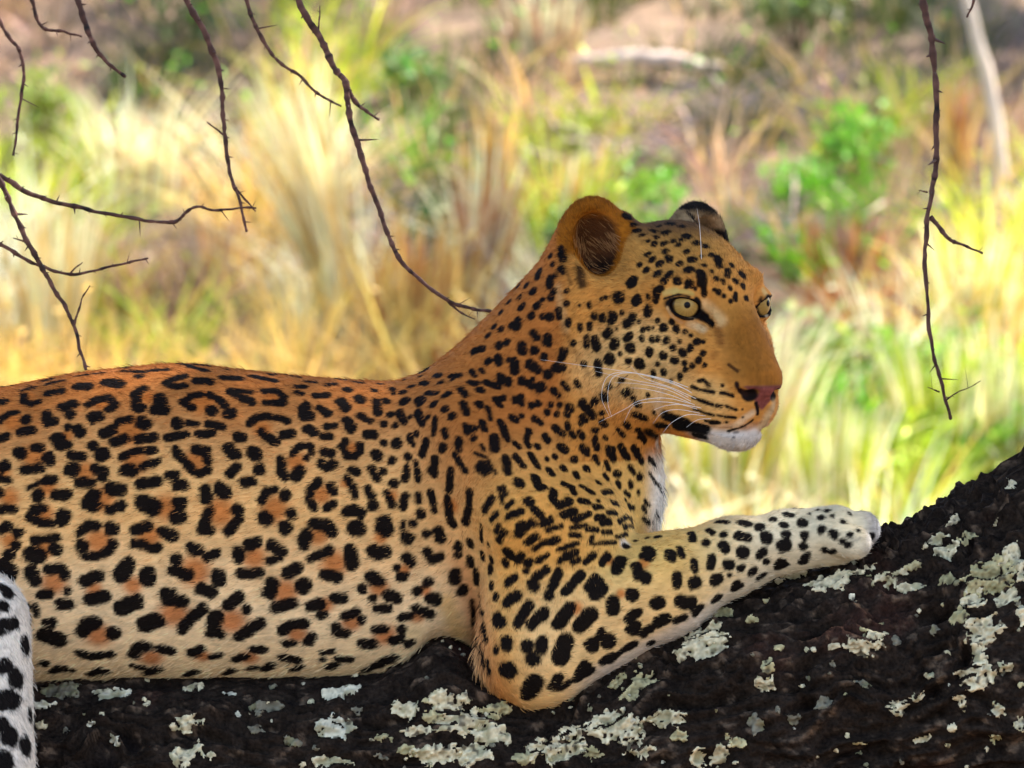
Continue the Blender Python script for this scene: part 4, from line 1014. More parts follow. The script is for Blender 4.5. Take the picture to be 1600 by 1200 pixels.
# ---- lichen crusts: each patch draped over the bark
vis = (LN[:, 1] < 0.45) & (pl[:, 0] > -160) & (pl[:, 0] < 1740)
lf = LF[vis[LF].all(1)]
lbvh = BVHTree.FromPolygons([tuple(p) for p in LW], [tuple(int(i) for i in f) for f in lf])
lich_mat, lnt, lb = new_mat('lichen')
la = lnt.nodes.new('ShaderNodeAttribute'); la.attribute_name = 'lichcol'
lnt.links.new(la.outputs['Color'], lb.inputs['Base Color']); lb.inputs['Roughness'].default_value = 0.9; lb.inputs['Specular IOR Level'].default_value = 0.1
def lichen_mesh(px, py, rx, ry, ang, seed, tone):
    d = view_ray(px, py)
    h = lbvh.ray_cast(Vector(CAMV), Vector(d), 30)
    if h[0] is None: return None
    c, n = np.array(h[0]), np.array(h[1])
    # average normal from a few probes
    ns = []
    for ox, oy in ((0, 0), (rx * .6, 0), (-rx * .6, 0), (0, ry * .6), (0, -ry * .6)):
        hh_ = lbvh.ray_cast(Vector(CAMV), Vector(view_ray(px + ox, py + oy)), 30)
        if hh_[0] is not None: ns.append(np.array(hh_[1]))
    n = np.mean(ns, 0); n /= np.linalg.norm(n)
    ux = np.array([1.0, 0, 0]) - n * n[0]; ux /= np.linalg.norm(ux); uy = np.cross(n, ux)
    if uy[2] < 0: uy = -uy
    st = 1.9; m = 1.55
    gx = np.arange(-rx * m, rx * m + st, st); gy = np.arange(-ry * m, ry * m + st, st)
    X, Y = np.meshgrid(gx, gy, indexing='ij')
    ca, sa = math.cos(ang), math.sin(ang)
    xr, yr = X * ca + Y * sa, -X * sa + Y * ca
    rr = np.sqrt((xr / rx) ** 2 + (yr / ry) ** 2)
    P3 = np.stack([X, Y, np.full_like(X, seed * 13.7)], -1)
    lob = fbm(P3 / 15.0, seed, 3); cel = vnoise(P3 / 5.5, seed + 3); sm = vnoise(P3 / 3.2, seed + 5)
    f = 0.98 - rr + 0.70 * lob + 0.30 * cel + 0.16 * sm
    inside = f > 0.22
    if inside.sum() < 6: return None
    hgt = 1.4 + 1.6 * sstep(0.2, 0.5, f) + 2.2 * cel + 1.9 * sm + 1.4 * lob
    V = np.empty(X.shape + (3,)); ok = np.zeros(X.shape, bool)
    need = inside.copy()
    need[1:] |= inside[:-1]; need[:-1] |= inside[1:]; need[:, 1:] |= inside[:, :-1]; need[:, :-1] |= inside[:, 1:]
    for i, j in np.argwhere(need):
        o = c + (ux * X[i, j] + uy * Y[i, j]) * S + n * 0.05
        hq = lbvh.ray_cast(Vector(o), Vector(-n), 0.12)
        if hq[0] is None: continue
        V[i, j] = np.array(hq[0]) + n * S * (max(hgt[i, j], 1.0) if inside[i, j] else -2.0); ok[i, j] = True
    vi = np.full(X.shape, -1, int); vi[ok] = np.arange(ok.sum())
    q = np.stack([vi[:-1, :-1], vi[1:, :-1], vi[1:, 1:], vi[:-1, 1:]], -1)
    any_in = inside[:-1, :-1] | inside[1:, :-1] | inside[1:, 1:] | inside[:-1, 1:]
    q = q[any_in & (q >= 0).all(-1)]
    if len(q) < 3: return None
    Vk = V[ok]
    el = np.max([np.linalg.norm(Vk[q[:, a]] - Vk[q[:, (a + 1) % 4]], axis=1) for a in range(4)], axis=0)
    q = q[el < 3.6 * st * S]
    if len(q) < 3: return None
    # keep the largest connected crust
    lab = np.arange(len(Vk))
    while True:
        mn = lab[q].min(1); new = lab.copy()
        for a in range(4): np.minimum.at(new, q[:, a], mn)
        if (new == lab).all(): break
        lab = new
    fl = lab[q[:, 0]]; q = q[fl == np.bincount(fl).argmax()]
    if len(q) < 3: return None
    used = np.unique(q); rm = np.full(len(Vk), -1); rm[used] = np.arange(len(used))
    # drop vertices that jump off a ledge
    nn = np.cross(Vk[q[0][1]] - Vk[q[0][0]], Vk[q[0][3]] - Vk[q[0][0]])
    if nn @ n < 0: q = q[:, ::-1]
    base = lin(200, 184, 148) if tone == 0 else (lin(172, 158, 116) if tone == 1 else (lin(194, 184, 158) if tone == 2 else lin(112, 104, 86)))
    cc = base[None] * (1 + 0.35 * cel[ok] + 0.3 * lob[ok] + 0.3 * sm[ok])[:, None]
    cc = cc + (lin(128, 122, 84) - cc) * (sstep(0.1, 0.5, vnoise(P3 / 11.0, seed + 9))[ok] * 0.55)[:, None]
    cc = cc + (lin(52, 42, 36) - cc) * (sstep(0.45, 0.75, vnoise(P3 / 7.0, seed + 19))[ok] * 0.8)[:, None]
    return Vk[used], rm[q], np.clip(cc, 0.01, 0.85)[used]
LICH = """530,1078,34,20,0,2 522,1138,34,19,0,2 290,1128,44,13,.1,0 193,1150,14,11,0,2 88,1082,34,22,0,3 168,1084,32,20,0,2 60,1100,22,10,0,2 300,1074,24,11,0,0 360,1086,12,10,0,2 420,1104,28,16,0,3
486,1098,8,8,0,0 290,1182,24,20,.4,0 512,1191,36,9,0,0 632,1108,20,14,0,0 700,1092,34,22,0,0 725,1126,46,20,0,0 645,1140,30,11,0,0 680,1176,34,18,0,0 640,1172,16,10,0,1 770,1150,34,20,0,0
780,1110,26,14,0,1 560,1112,10,8,0,3 140,1130,10,8,0,2 230,1100,10,7,0,0 330,1180,10,7,0,0 65,1135,14,8,0,0 395,1140,12,8,0,3 455,1160,14,8,0,3 600,1185,14,8,0,3
1092,1006,40,36,.3,0 1120,985,24,22,0,0 986,1070,46,22,.3,1 950,1055,24,18,0,1 890,1118,38,22,-.2,0 962,1132,46,24,0,0 1045,1124,30,18,0,0 1010,1112,22,10,0,0 838,1146,30,26,0,0 880,1176,42,20,.2,0 930,1180,24,14,0,1
1126,1178,26,20,.6,0 1088,1186,14,12,0,0 1150,1160,12,10,0,1 1195,1074,16,30,.2,0 1200,1040,14,12,0,1 1345,1010,32,17,0,0 1370,990,14,10,0,0 1300,908,44,20,.1,0 1252,896,24,14,0,0 1355,896,24,16,0,0 1216,908,10,9,0,0
1392,888,38,26,.2,0 1420,915,24,12,0,0 1468,868,32,18,.3,0 1440,852,12,8,0,0 1490,814,17,11,.4,0 1462,845,22,9,.5,0 1508,838,18,10,.4,1 1580,760,12,20,0,0 1548,905,40,30,.5,1 1584,872,22,28,0,0 1520,940,20,14,.5,0
1540,984,24,30,.6,0 1528,1024,12,22,.3,0 1522,1056,38,20,.2,0 1575,1040,14,10,0,0 1408,1104,22,12,.7,0 1432,1092,14,9,.5,0 1436,1150,18,12,0,0 1488,1137,9,8,0,0 1560,1112,12,14,.7,0 1592,1132,11,16,0,0 1450,1055,10,8,0,0
1150,912,8,7,0,0 1168,922,7,6,0,0 1218,1010,12,8,0,1 1130,958,14,9,0,1 1175,968,12,8,0,1 1300,1010,14,7,0,0 1265,1060,9,7,0,3 1340,1160,12,8,0,1 1500,1090,10,16,.6,0 1600,960,14,18,.4,0 1595,900,12,16,0,0 1480,905,14,10,0,1 1555,815,12,9,.5,0 740,1180,30,16,0,0 600,1150,18,9,0,1 820,1185,24,14,0,1 1000,1165,30,14,.2,0 1060,1150,18,10,0,1 670,1120,18,10,0,1 1335,880,16,8,0,0 1430,880,20,12,.3,1 1570,940,18,16,.5,0 1500,960,14,18,.5,1 1555,1150,10,18,.5,1 1240,1120,14,18,.4,3 1290,1100,16,10,.3,3 1350,1070,14,8,0,3 1180,1130,12,16,.3,3 1400,1000,14,8,.2,3 1460,985,12,8,.4,3"""
sk_V, sk_F, sk_C, off = [], [], [], 0
rl = random.Random(5)
specs = [tuple(map(float, t.split(','))) for t in LICH.split()]
for i, (x, y, rx, ry, an, tn) in enumerate(specs):
    g_ = 1.16 if rx > 12 else 1.05
    r = lichen_mesh(x, y, rx * g_, ry * g_, an, 100 + i, int(tn))
    if r is None: continue
    o = mesh_obj('lichen_patch', r[0] - np.array(TB), r[1], lich_mat, tree)
    set_color(o.data, 'lichcol', r[2])
for i in range(230):
    x, y = rl.uniform(-20, 1620), rl.uniform(900, 1215)
    r0 = rl.uniform(2.5, 6)
    r = lichen_mesh(x, y, r0 * rl.uniform(1, 1.6), r0, rl.uniform(0, 3), 400 + i, rl.choice((0, 0, 1, 2, 3, 3)))
    if r is None: continue
    sk_V.append(r[0]); sk_F.append(r[1] + off); sk_C.append(r[2]); off += len(r[0])
sk = mesh_obj('lichen_specks', np.concatenate(sk_V) - np.array(TB), np.concatenate(sk_F), lich_mat, tree)
set_color(sk.data, 'lichcol', np.concatenate(sk_C)); sk['kind'] = 'stuff'

# ---- boughs and crown overhead (out of the picture, they give the shade)
rb = np.random.default_rng(11)
CC = np.array([SUND.x, SUND.y, 0]) / math.tan(SUN_EL) / math.cos(SUN_EL) * 1.0
top = W3(2950, -2000, 60)
cr_c = np.array([SUND.x, SUND.y, SUND.z]) * (4.6 / SUND.z) + np.array([0.1, 0.0, Z0])
bough_pts = []
for k in range(7):
    a = 2 * math.pi * k / 7 + 0.3
    end = cr_c * np.array([0.5, 0.45, 1.0]) + np.array([math.cos(a) * 2.2, math.sin(a) * 1.9, rb.uniform(0.0, 0.5)])
    p0 = np.array(top) - np.array([0, 0, 0.4]); p3 = end
    p1 = p0 + np.array([-0.2, -0.2, 0.9]); p2 = (p0 + p3) / 2 + np.array([0, 0, 0.8])
    t = np.linspace(0, 1, 14)[:, None]
    pp = (1 - t) ** 3 * p0 + 3 * (1 - t) ** 2 * t * p1 + 3 * (1 - t) * t ** 2 * p2 + t ** 3 * p3
    pp += rb.normal(0, 0.03, pp.shape)
    V, Fc = tube([tuple(p - np.array(TB)) for p in pp], list(np.linspace(0.10, 0.02, 14)), 8)
    o = mesh_obj('bough', V, Fc, bark_mat, tree)
    set_color(o.data, 'barkcol', np.tile(lin(50, 40, 34), (len(V), 1)))
    bough_pts.append(pp)
NL = 84000
ctr = []
for k in range(150):
    a, r = rb.uniform(0, 2 * math.pi), math.sqrt(rb.random())
    mid_ = cr_c * np.array([0.5, 0.45, 1.0])
    ctr.append(mid_ + np.array([math.cos(a) * r * 5.2, math.sin(a) * r * 4.2, rb.uniform(-0.25, 0.55)]))
ctr = np.array(ctr)
cl = rb.integers(0, len(ctr), NL)
pos = ctr[cl] + rb.normal(0, 1, (NL, 3)) * np.array([0.34, 0.34, 0.13])
ax = rb.normal(0, 1, (NL, 3)); ax[:, 2] *= 0.4; ax /= np.linalg.norm(ax, axis=1, keepdims=True)
bx = np.cross(ax, rb.normal(0, 1, (NL, 3)) + np.array([0, 0, 1.5])); bx /= np.linalg.norm(bx, axis=1, keepdims=True)
sz = rb.uniform(0.03, 0.06, (NL, 1))
V = np.stack([pos - ax * sz, pos + bx * sz * 0.45, pos + ax * sz, pos - bx * sz * 0.45], 1).reshape(-1, 3)
leaf_mat, ln_, lbs = new_mat('crown_leaf')
lbs.inputs['Base Color'].default_value = (0.07, 0.11, 0.03, 1); lbs.inputs['Roughness'].default_value = 0.6
crown = mesh_obj('crown', V - np.array(TB), np.arange(NL * 4).reshape(-1, 4), leaf_mat, tree, smooth=False)
crown['kind'] = 'stuff'

# ---- an unseen second tree, added beyond the right edge to dapple the upper bank
tree2 = bpy.data.objects.new('acacia_tree', None); COL.objects.link(tree2)
T2 = np.array([9.5, 21.0, 0.0]); 
def shade_tree(tz):
    T2[2] = tz; tree2.location = tuple(T2)
    tag(tree2, 'unseen thin-crowned tree added beyond the right edge to dapple the slope', 'tree')
    hubs = np.array([5.2, 16.2, 8.6]) - T2
    V, Fc = tube([(0, 0, -0.3), (-0.4, -0.3, 2.0), (-1.3, -1.2, 4.0), tuple(hubs * 0.8 + np.array([0, 0, 0.2]))], [0.22, 0.18, 0.14, 0.08], 10)
    o = mesh_obj('trunk', V, Fc, bark_mat, tree2); set_color(o.data, 'barkcol', np.tile(lin(60, 48, 40), (len(V), 1)))
    n = 30000; ctr2 = []
    for k in range(60):
        ctr2.append(hubs + np.array([rb.uniform(-4.6, 4.4), rb.uniform(-1.6, 5.4), rb.uniform(-0.4, 0.6)]))
    for k in range(8):
        ctr2.append(hubs + np.array([rb.uniform(-4.6, 4.4), rb.uniform(-4.4, -1.6), rb.uniform(-0.4, 0.6)]))
    ctr2 = np.array(ctr2)
    for k in range(9):
        e = ctr2[k * 7]; s0 = hubs * 0.8
        V, Fc = tube([tuple(s0), tuple((s0 + e) / 2 + np.array([0, 0, 0.3])), tuple(e)], [0.07, 0.045, 0.02], 7)
        o = mesh_obj('bough', V, Fc, bark_mat, tree2); set_color(o.data, 'barkcol', np.tile(lin(60, 48, 40), (len(V), 1)))
    c_ = rb.integers(0, len(ctr2), n)
    ps = ctr2[c_] + rb.normal(0, 1, (n, 3)) * np.array([0.34, 0.34, 0.12])
    a_x = rb.normal(0, 1, (n, 3)); a_x[:, 2] *= 0.4; a_x /= np.linalg.norm(a_x, axis=1, keepdims=True)
    b_x = np.cross(a_x, rb.normal(0, 1, (n, 3)) + np.array([0, 0, 1.5])); b_x /= np.linalg.norm(b_x, axis=1, keepdims=True)
    z_s = rb.uniform(0.03, 0.065, (n, 1))
    V = np.stack([ps - a_x * z_s, ps + b_x * z_s * 0.5, ps + a_x * z_s, ps - b_x * z_s * 0.5], 1).reshape(-1, 3)
    cr = mesh_obj('crown', V, np.arange(n * 4).reshape(-1, 4), leaf_mat, tree2, smooth=False); cr['kind'] = 'stuff'
# ================================================================== GROUND, GRASS, SHRUBS
def gz(x, y):
    x = np.asarray(x, float); y = np.asarray(y, float)
    t = np.clip(y - 7.0, 0, 60)
    z = 0.34 * t * t / (t + 2.5)
    z = np.minimum(z, 14 - 14 * np.exp(-z / 14) + 0 * z)
    z = z + 0.06 * fbm(np.stack([x * 0.8, y * 0.8, 0 * x], -1), 201, 3) * sstep(5, 9, y) + 0.03 * fbm(np.stack([x * 2.5, y * 2.5, 0 * x], -1), 203, 2)
    return z
shade_tree(float(gz(T2[0], T2[1])))
gx = np.concatenate([-np.geomspace(1500, 6, 28), np.linspace(-5.5, 5.5, 70), np.geomspace(6, 1500, 28)])
gy = np.concatenate([-np.geomspace(1500, 9, 24), np.linspace(-8, 6, 40), np.linspace(6.15, 24, 120), np.geomspace(25, 1800, 30)])
GX, GY = np.meshgrid(gx, gy, indexing='ij')
GV = np.stack([GX, GY, gz(GX, GY)], -1).reshape(-1, 3)
gi = np.arange(GX.size).reshape(GX.shape)
GF = np.stack([gi[:-1, :-1], gi[1:, :-1], gi[1:, 1:], gi[:-1, 1:]], -1).reshape(-1, 4)
gm, gnt, gb = new_mat('ground_soil')
n1 = gnt.nodes.new('ShaderNodeTexNoise'); n1.inputs['Scale'].default_value = 3.0; n1.inputs['Detail'].default_value = 8
r1 = gnt.nodes.new('ShaderNodeValToRGB')
r1.color_ramp.elements[0].position = 0.3; r1.color_ramp.elements[0].color = (0.06, 0.034, 0.02, 1)
r1.color_ramp.elements[1].position = 0.7; r1.color_ramp.elements[1].color = (0.17, 0.10, 0.055, 1)
tc = gnt.nodes.new('ShaderNodeTexCoord')
gnt.links.new(tc.outputs['Object'], n1.inputs['Vector']); gnt.links.new(n1.outputs['Fac'], r1.inputs['Fac']); gnt.links.new(r1.outputs['Color'], gb.inputs['Base Color'])
gb.inputs['Roughness'].default_value = 0.95
ground = mesh_obj('ground', GV, GF, gm); ground['kind'] = 'structure'

def bank_at(px, py):
    d = view_ray(px, py)
    t = np.arange(12.0, 60.0, 0.05); q = CAMV + d * t[:, None]
    below = q[:, 2] < gz(q[:, 0], q[:, 1])
    k = np.argmax(below) if below.any() else len(t) - 1
    return q[k]
def to_px(p):
    v = p - CAMV; dep = v @ FWD
    return 800 + v[..., 0] / dep * CAM_D / S, 600 - (v @ UPV) / dep * CAM_D / S
PAL = {'S': (0.66, 0.43, 0.11), 'W': (0.86, 0.74, 0.42), 'G': (0.14, 0.36, 0.012), 'Y': (0.44, 0.50, 0.035), 'O': (0.07, 0.085, 0.015),
       'P': (0.17, 0.10, 0.075), 'R': (0.44, 0.16, 0.04), 'K': (0.44, 0.27, 0.16)}
ZONES = """60,60,K 30,230,Y 100,200,Y 200,130,O 220,250,W 150,330,Y 60,400,W 100,480,S 200,450,Y 230,380,K 290,120,O 330,60,O 300,280,P 360,200,P 330,400,K 270,520,Y 430,60,K 480,120,Y 480,230,W 430,300,S 520,430,W 560,500,W 500,540,S
560,130,O 600,60,K 650,140,G 640,250,O 600,350,P 560,280,P 700,60,O 740,200,O 780,300,S 700,380,O 650,470,S 740,450,R 800,420,W 850,300,Y 850,60,K 930,90,Y 960,30,O 1000,110,P 950,190,P 900,240,Y 1000,270,P 1010,325,G 1100,60,O
1150,150,O 1200,220,P 1110,220,K 1220,60,O 1290,90,K 1340,60,O 1360,130,Y 1400,100,Y 1250,330,G 1330,260,G 1320,400,R 1230,400,P 1200,300,P 1420,200,K 1510,230,S 1540,120,K 1480,60,O 1580,60,P 1590,280,Y 1420,330,K 1500,350,Y 1300,480,O
1250,560,Y 1400,520,W 1350,600,G 1450,600,G 1550,560,Y 1500,450,S 1300,700,Y 1400,700,Y 1250,780,W 1150,740,S 1080,780,W 1540,700,G 1580,600,O 40,560,S 350,560,S 420,480,S 150,560,S 620,560,S 50,130,P 140,60,P 250,40,O 520,20,Y 760,20,O 1060,150,P 1500,600,G 1360,660,Y 1200,650,W"""
zp = np.array([[float(a) for a in t.split(',')[:2]] for t in ZONES.split()]); zk = [t.split(',')[2] for t in ZONES.split()]
rg = np.random.default_rng(23)
def blade_mesh(base, h, wid, lean, bend, seg=4):
    """curved tapering blades: base (n,3), lean dir (n,2), returns verts, faces, per-vert blade index"""
    n = len(base)
    side = np.stack([-lean[:, 1], lean[:, 0]], 1); ph = rg.uniform(0, 2 * np.pi, n)
    sd = np.stack([np.cos(ph), np.sin(ph) * 0.5, 0 * ph], 1); sd /= np.linalg.norm(sd, axis=1, keepdims=True)
    V = np.empty((n, seg + 1, 2, 3))
    for k in range(seg + 1):
        f = k / seg
        c = base + np.stack([lean[:, 0] * h * (0.25 * f + bend * f * f), lean[:, 1] * h * (0.25 * f + bend * f * f), h * (f - 0.45 * bend * f ** 2.5)], 1)
        w = wid * (1 - 0.9 * f ** 2)
        V[:, k, 0] = c - sd * w[:, None] * 0.5; V[:, k, 1] = c + sd * w[:, None] * 0.5
    i0 = (np.arange(n) * (seg + 1) * 2)[:, None]
    Fq = np.concatenate([np.stack([i0[:, 0] + 2 * k, i0[:, 0] + 2 * k + 1, i0[:, 0] + 2 * k + 3, i0[:, 0] + 2 * k + 2], 1) for k in range(seg)])
    return V.reshape(-1, 3), Fq, np.repeat(np.arange(n), (seg + 1) * 2)
grass_mat, gn_, gbs = new_mat('grass_blade')
ga = gn_.nodes.new('ShaderNodeAttribute'); ga.attribute_name = 'bladecol'
tr = gn_.nodes.new('ShaderNodeBsdfTranslucent'); mixs = gn_.nodes.new('ShaderNodeMixShader'); mixs.inputs[0].default_value = 0.3
gn_.links.new(ga.outputs['Color'], gbs.inputs['Base Color']); gn_.links.new(ga.outputs['Color'], tr.inputs['Color'])
gbs.inputs['Roughness'].default_value = 0.6
gn_.links.new(gbs.outputs[0], mixs.inputs[1]); gn_.links.new(tr.outputs[0], mixs.inputs[2])
gn_.links.new(mixs.outputs[0], gn_.nodes['Material Output'].inputs['Surface'])

# ground cover: tussocks over the whole bank, coloured by the kind that grows there
NT = 2600
ty = rg.uniform(7.2, 21, NT); tx = rg.uniform(-1, 1, NT) * (0.9 + 0.075 * (ty + 8)) * 1.45
tz = gz(tx, ty)
tp = np.stack([tx, ty, tz], 1)
ppx, ppy = to_px(tp + np.array([0, 0, 0.16]))
d2 = (ppx[:, None] - zp[:, 0]) ** 2 + (ppy[:, None] - zp[:, 1]) ** 2
# small random displacement of the kind borders
d2 += rg.uniform(0, 1, d2.shape) * 900
near_k = d2.argmin(1)
kinds = np.array(zk)[near_k]
bases, hs, ws, ls, bs, cs_ = [], [], [], [], [], []
for i in range(NT):
    k = kinds[i]
    n = {'P': 7, 'O': 24, 'G': 34}.get(k, 30)
    hh_ = {'S': 0.36, 'W': 0.36, 'G': 0.20, 'Y': 0.24, 'O': 0.22, 'P': 0.16, 'R': 0.20, 'K': 0.30}[k] * rg.uniform(0.7, 1.3)
    rad_ = 0.05 if k in 'SWK' else 0.09
    a = rg.uniform(0, 2 * np.pi, n); r = rad_ * np.sqrt(rg.random(n))
    b = np.stack([tx[i] + np.cos(a) * r, ty[i] + np.sin(a) * r, np.full(n, tz[i] - 0.02)], 1)
    bases.append(b); hs.append(hh_ * rg.uniform(0.55, 1.15, n)); ws.append(rg.uniform(0.004, 0.011, n) * (1.5 if k in 'GY' else 1.0))
    ls.append(np.stack([np.cos(a) + rg.normal(0.1, .7, n), np.sin(a)], 1) * rg.uniform(0.4, 1.5, (n, 1))); bs.append(rg.uniform(0.0, 0.8, n))
    c = np.array(PAL[k])[None] * rg.uniform(0.45, 1.45, (n, 1)) * rg.uniform(0.7, 1.25) * (1 + rg.normal(0, 0.08, (n, 3)))
    mixk = rg.random(n) < 0.07
    c[mixk] = np.array(PAL['S'])
    cs_.append(c)
V, Fq, bi = blade_mesh(np.concatenate(bases), np.concatenate(hs), np.concatenate(ws), np.concatenate(ls), np.concatenate(bs))
grass = mesh_obj('grass', V, Fq, grass_mat, smooth=False)
set_color(grass.data, 'bladecol', np.clip(np.concatenate(cs_)[bi], 0.01, 0.85))
tag(grass, 'dry and green grass covering the sunlit bank', 'grass', kind='stuff')

# pale leaf and seed-head flecks, added as bright highlights over the bank
ns = 9000
si_ = rg.integers(0, NT, ns); sk_ = kinds[si_]
sp_ = tp[si_] + np.stack([rg.normal(0, .10, ns), rg.normal(0, .10, ns), rg.uniform(0.05, 0.36, ns)], 1)
sa = rg.normal(0, 1, (ns, 3)); sa /= np.linalg.norm(sa, axis=1, keepdims=True)
sb = np.cross(sa, rg.normal(0, 1, (ns, 3))); sb /= np.linalg.norm(sb, axis=1, keepdims=True)
sl = rg.uniform(0.008, 0.024, (ns, 1))
V = np.stack([sp_ - sa * sl, sp_ + sb * sl * .35, sp_ + sa * sl, sp_ - sb * sl * .35], 1).reshape(-1, 3)
seed = mesh_obj('highlight_flecks', V, np.arange(ns * 4).reshape(-1, 4), grass_mat, grass, smooth=False); seed['kind'] = 'stuff'
sc_ = np.array([PAL[{'P': 'K', 'O': 'G', 'R': 'S', 'G': 'Y'}.get(k, k)] for k in sk_]) * rg.uniform(0.6, 1.4, (ns, 1))
set_color(seed.data, 'bladecol', np.repeat(np.clip(sc_, 0.01, 0.88), 4, 0))

def tuft(name, label, cat, px, py, k, n=70, h=0.5, rad=0.06, wid=0.012, lean=(0, 0), spread=0.6, bend=0.35, group=None):
    p = bank_at(px, py); 
    b0 = np.array([p[0], p[1], float(gz(p[0], p[1]))])
    a = rg.uniform(0, 2 * np.pi, n); r = rad * np.sqrt(rg.random(n))
    b = np.stack([np.cos(a) * r, np.sin(a) * r, np.full(n, -0.03)], 1)
    l = np.stack([np.cos(a) * spread + lean[0] + rg.normal(0, .15, n), np.sin(a) * spread + lean[1]], 1)
    V, Fq, bi = blade_mesh(b, h * 1.12 * rg.uniform(0.6, 1.1, n), rg.uniform(0.6, 1.2, n) * wid * 1.5, l, rg.uniform(0, bend, n), 5)
    o = mesh_obj(name, V, Fq, grass_mat, smooth=False, loc=tuple(b0))
    ks = [PAL[c] for c in k]
    c = np.array([ks[i] for i in rg.integers(0, len(ks), n)]) * rg.uniform(0.75, 1.25, (n, 1))
    set_color(o.data, 'bladecol', np.clip(c[bi], 0.01, 0.85))
    tag(o, label, cat, group)
    return o
def shrub(label, px, py, col, n=260, rx=0.14, rz=0.16, leaf=0.02):
    p = bank_at(px, py); b0 = np.array([p[0], p[1], float(gz(p[0], p[1]))])
    root = bpy.data.objects.new('leafy_shrub', None); COL.objects.link(root); root.location = b0
    tag(root, label, 'shrub', 'green shrubs on the bank')
    st_V, st_F, o_ = [], [], 0
    tips = []
    for i in range(9):
        a = rg.uniform(0, 2 * np.pi); e = np.array([math.cos(a) * rx * 0.8, math.sin(a) * rx * 0.8, rz * rg.uniform(0.8, 1.7)])
        m = e * 0.5 + np.array([0, 0, 0.03])
        V, Fc = tube([(0, 0, -0.03), tuple(m), tuple(e)], [0.006, 0.004, 0.002], 5)
        st_V += V; st_F += [tuple(j + o_ for j in f) for f in Fc]; o_ += len(V); tips.append((m, e))
    s_ = mesh_obj('stem', st_V, st_F, bark_mat, root); set_color(s_.data, 'barkcol', np.tile(lin(90, 70, 50), (len(st_V), 1)))
    tt = rg.integers(0, 9, n); f = rg.random((n, 1))
    pos = np.array([tips[i][0] for i in tt]) * (1 - f) + np.array([tips[i][1] for i in tt]) * f + rg.normal(0, 0.035, (n, 3))
    ax = rg.normal(0, 1, (n, 3)) + np.array([0, 0, 0.6]); ax /= np.linalg.norm(ax, axis=1, keepdims=True)
    bx = np.cross(ax, rg.normal(0, 1, (n, 3))); bx /= np.linalg.norm(bx, axis=1, keepdims=True)
    sz = leaf * rg.uniform(0.6, 1.3, (n, 1))
    V = np.stack([pos - ax * sz, pos + bx * sz * .5, pos + ax * sz, pos - bx * sz * .5], 1).reshape(-1, 3)
    lv = mesh_obj('foliage', V, np.arange(n * 4).reshape(-1, 4), grass_mat, root, smooth=False)
    c = np.array(col)[None] * rg.uniform(0.6, 1.3, (n, 1))
    set_color(lv.data, 'bladecol', np.repeat(np.clip(c, 0.01, 0.8), 4, 0))
    return root
# individual tussocks that stand out of the bank
TUFTS = [
 ('tall pale yellow grass tussock leaning left of the twig that reaches the nape', 545, 560, 'WWS', 170, 0.66, 0.05, 0.012, (-0.60, 0), 0.10),
 ('bright yellow grass stalks in front of the upper left bank', 470, 300, 'WYS', 90, 0.42, 0.04, 0.012, (0.12, 0), 0.25),
 ('cream dry tussock left of centre, above the horizontal twig', 225, 330, 'WKW', 80, 0.28, 0.05, 0.014, (0.05, 0), 0.4),
 ('pale straw clump rising behind the left of the leopard back', 90, 575, 'WSW', 110, 0.42, 0.06, 0.013, (0.05, 0), 0.35),
 ('orange straw stalks standing behind the leopard withers', 650, 565, 'SRS', 120, 0.34, 0.10, 0.012, (0.02, 0), 0.15),
 ('pale stalks crossing in a fork left of the leopard neck', 745, 500, 'WKR', 60, 0.46, 0.03, 0.016, (0.10, 0), 0.35),
 ('small orange-tipped tussock under the middle twig', 345, 460, 'RKS', 60, 0.20, 0.04, 0.014, (0, 0), 0.4),
 ('tall slanting orange stalk bundle at the right edge', 1490, 330, 'SKR', 40, 0.34, 0.015, 0.016, (0.18, 0), 0.08),
 ('bright cream clump right of the hanging right twig', 1520, 560, 'WWY', 110, 0.34, 0.09, 0.014, (0.0, 0), 0.45),
 ('yellow-green clump below the tip of the right twig', 1460, 740, 'YYW', 130, 0.34, 0.08, 0.014, (-.1, 0), 0.45),
 ('pale grass fan between the chin and the paw', 1130, 830, 'WSY', 130, 0.36, 0.08, 0.013, (0.05, 0), 0.4),
 ('long slanting pale stem right of the chin', 1180, 840, 'WKW', 16, 0.62, 0.012, 0.020, (0.50, 0), 0.04),
 ('white bleached clump behind the outstretched paw', 1290, 830, 'WWY', 120, 0.30, 0.09, 0.014, (0, 0), 0.5),
 ('bleached clump low on the bank at the far right', 1570, 720, 'WYW', 120, 0.34, 0.09, 0.014, (0, 0), 0.5),
 ('russet dead tussock right of the leopard brow', 1320, 440, 'RKP', 120, 0.20, 0.10, 0.016, (0, 0), 0.7),
 ('pinkish dry clump at the top centre of the bank', 850, 110, 'KKW', 110, 0.26, 0.09, 0.014, (0, 0), 0.5),
 ('straw stalks standing behind the near ear', 880, 380, 'SWS', 40, 0.26, 0.03, 0.012, (0.25, 0), 0.2),
 ('vertical tan stalks in the middle of the bank', 775, 360, 'SKS', 40, 0.38, 0.02, 0.012, (0.03, 0), 0.1),
 ('pale upright stalk behind the far ear', 1150, 400, 'WKS', 26, 0.24, 0.015, 0.014, (-0.1, 0), 0.1),
]
for (lb_, x, y, k, n, h, rd, wd, ln2, sp) in TUFTS:
    tuft('grass_tussock', lb_, 'grass tussock', x, y, k, n, h, rd, wd, ln2, sp, 0.3, 'grass tussocks that stand out of the bank')
